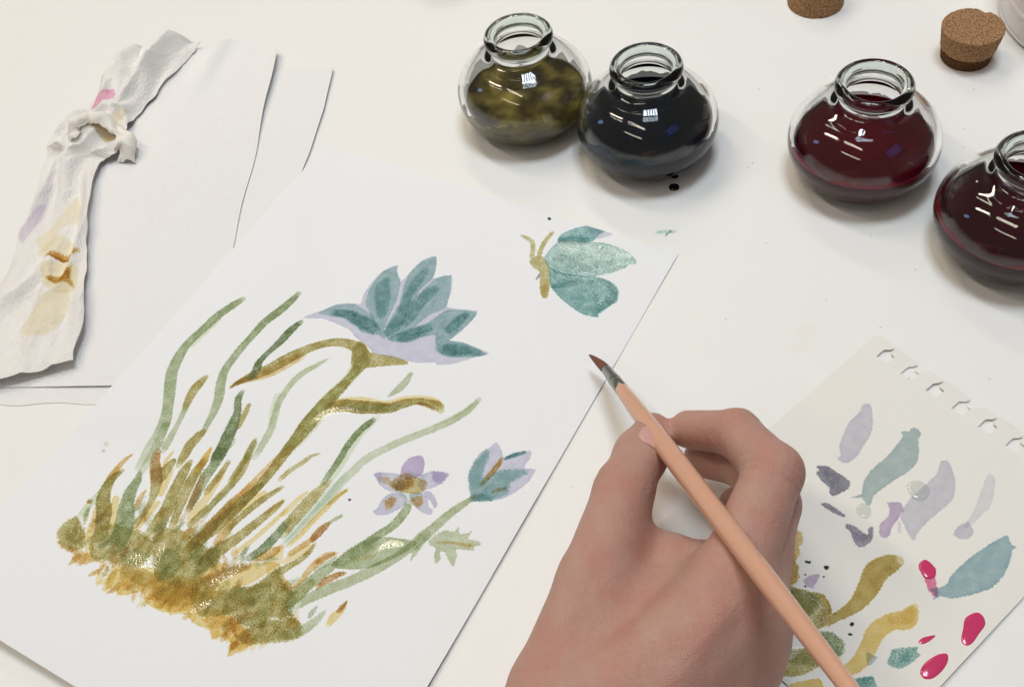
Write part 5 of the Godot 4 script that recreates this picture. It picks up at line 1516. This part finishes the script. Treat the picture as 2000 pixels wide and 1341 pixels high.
	inkwell(Vector3(232.1, 0, -38.0), 3.0, 20.5, glass, wine, film_of(Color(0.66, 0.06, 0.2, 0.7)), 4.0, 8, "inkwell of dark wine red ink cut off by the right edge")

	# ---- corks, tub
	var cork_ramp := ramp([[0.0, Color(0.34, 0.24, 0.17)], [0.3, Color(0.55, 0.41, 0.29)], [0.5, Color(0.66, 0.51, 0.37)], [1.0, Color(0.78, 0.63, 0.47)]])
	var cm := mat(Color.WHITE, 0.9, 0.2)
	cm.albedo_texture = noise_map(noise(41, 0.05, FastNoiseLite.TYPE_SIMPLEX, 5), 256, cork_ramp)
	relief(cm, noise_map(noise(43, 0.05, FastNoiseLite.TYPE_SIMPLEX, 3), 256), 0.8, 22.0)
	var sm := mat(Color(0.58, 0.52, 0.48), 0.85, 0.2)
	sm.albedo_texture = cm.albedo_texture
	relief(sm, cm.heightmap_texture, 0.5, 22.0)
	cork(Vector3(248.0, 0, -174.7), 0.0, false, cm, sm, 61, "cork with a dark stained lower end, standing beside the white tub")
	cork(Vector3(178.6, 0, -235.8), 1.0, true, cm, sm, 62, "light brown cork cut off by the top edge, right of the middle")
	cork(Vector3(-43.0, 0, -297.0), 2.2, false, cm, sm, 63, "cork beyond the top edge, seen only by its shadow")
	tub()

	# ---- drops
	var ink_drop := mat(Color(0.05, 0.07, 0.10), 0.08)
	bead("ink_drop", Vector3(83.3, 0, -93.0), [-2.7, 0, -1.9, -2.0, 0, -2.6, 2.0, -1.9, 2.7, 0.1, 1.9, 1.9, 0, 2.5, -2.0, 1.9], 0.9, ink_drop, "small round blue-black ink drop on the table below the blue-black inkwell", "ink drop")
	bead("ink_drop", Vector3(84.2, 0, -100.6), [-2.2, 0.2, -1.2, -1.2, 0.6, -1.4, 2.0, -0.4, 1.6, 0.9, 0, 1.3], 0.7, ink_drop, "tiny dark ink drop right at the foot of the blue-black inkwell", "ink drop")
	var wet := mat(Color(0.80, 0.24, 0.42), 0.12)
	var pool := "wet crimson drops on the sketch page"
	var water := StandardMaterial3D.new()
	water.transparency = BaseMaterial3D.TRANSPARENCY_ALPHA
	water.albedo_color = Color(0.80, 0.84, 0.80, 0.12)
	water.roughness = 0.02
	bead("paint_drop", Vector3(158.5, 1.25, 122.4), [-2.9, -2.1, 0.4, -4.2, 3.0, -0.1, 1.4, 3.2, -1.8, 3.1], 0.5, wet, "crimson drop at the narrow end of the teal leaf, pointed at its top", "paint drop", pool)
	bead("paint_drop", Vector3(168.7, 1.25, 146.3), [3.1, -6.4, 5.1, -4.8, 5.0, -1.6, 1.9, 1.9, -1.4, 5.4, -4.0, 6.3, -5.2, 4.2, -3.3, -0.4, -1.3, -4.5], 0.6, wet, "largest crimson drop, oval, nearest the right edge of the sketch page", "paint drop", pool)
	bead("paint_drop", Vector3(152.2, 1.25, 159.4), [2.2, -4.4, 5.6, -4.5, 5.1, -1.5, 2.2, 1.9, -1.8, 4.5, -5.1, 4.3, -5.6, 1.6, -2.7, -1.8], 0.8, wet, "dark crimson drop lowest on the sketch page, lying along its edge", "paint drop", pool)
	bead("paint_drop", Vector3(151.5, 1.25, 149.6), [4.0, -1.8, 1.8, 0.2, -1.4, 1.6, -3.2, 1.0, -1.1, -1.0], 0.4, wet, "thin sliver of crimson between the two big crimson drops", "paint drop", pool)
	bead("water_drop", Vector3(162.9, 1.30, 88.6), [-3.9, -2.8, -0.3, -4.7, 3.0, -3.3, 4.2, 0.4, 1.8, 3.9, -1.3, 4.3, -3.5, 2.3], 0.8, water, "clear water drop on the lilac grey leaf trial", "water drop")
	bead("water_drop", Vector3(140.1, 1.30, 96.1), [-2.3, -2.1, 0.6, -3.5, 2.8, -1.2, 2.1, 2.4, -0.3, 3.5, -2.9, 0.9], 0.6, water, "small clear greenish water drop beside the tip of the grey blue trial", "water drop")

	painter()
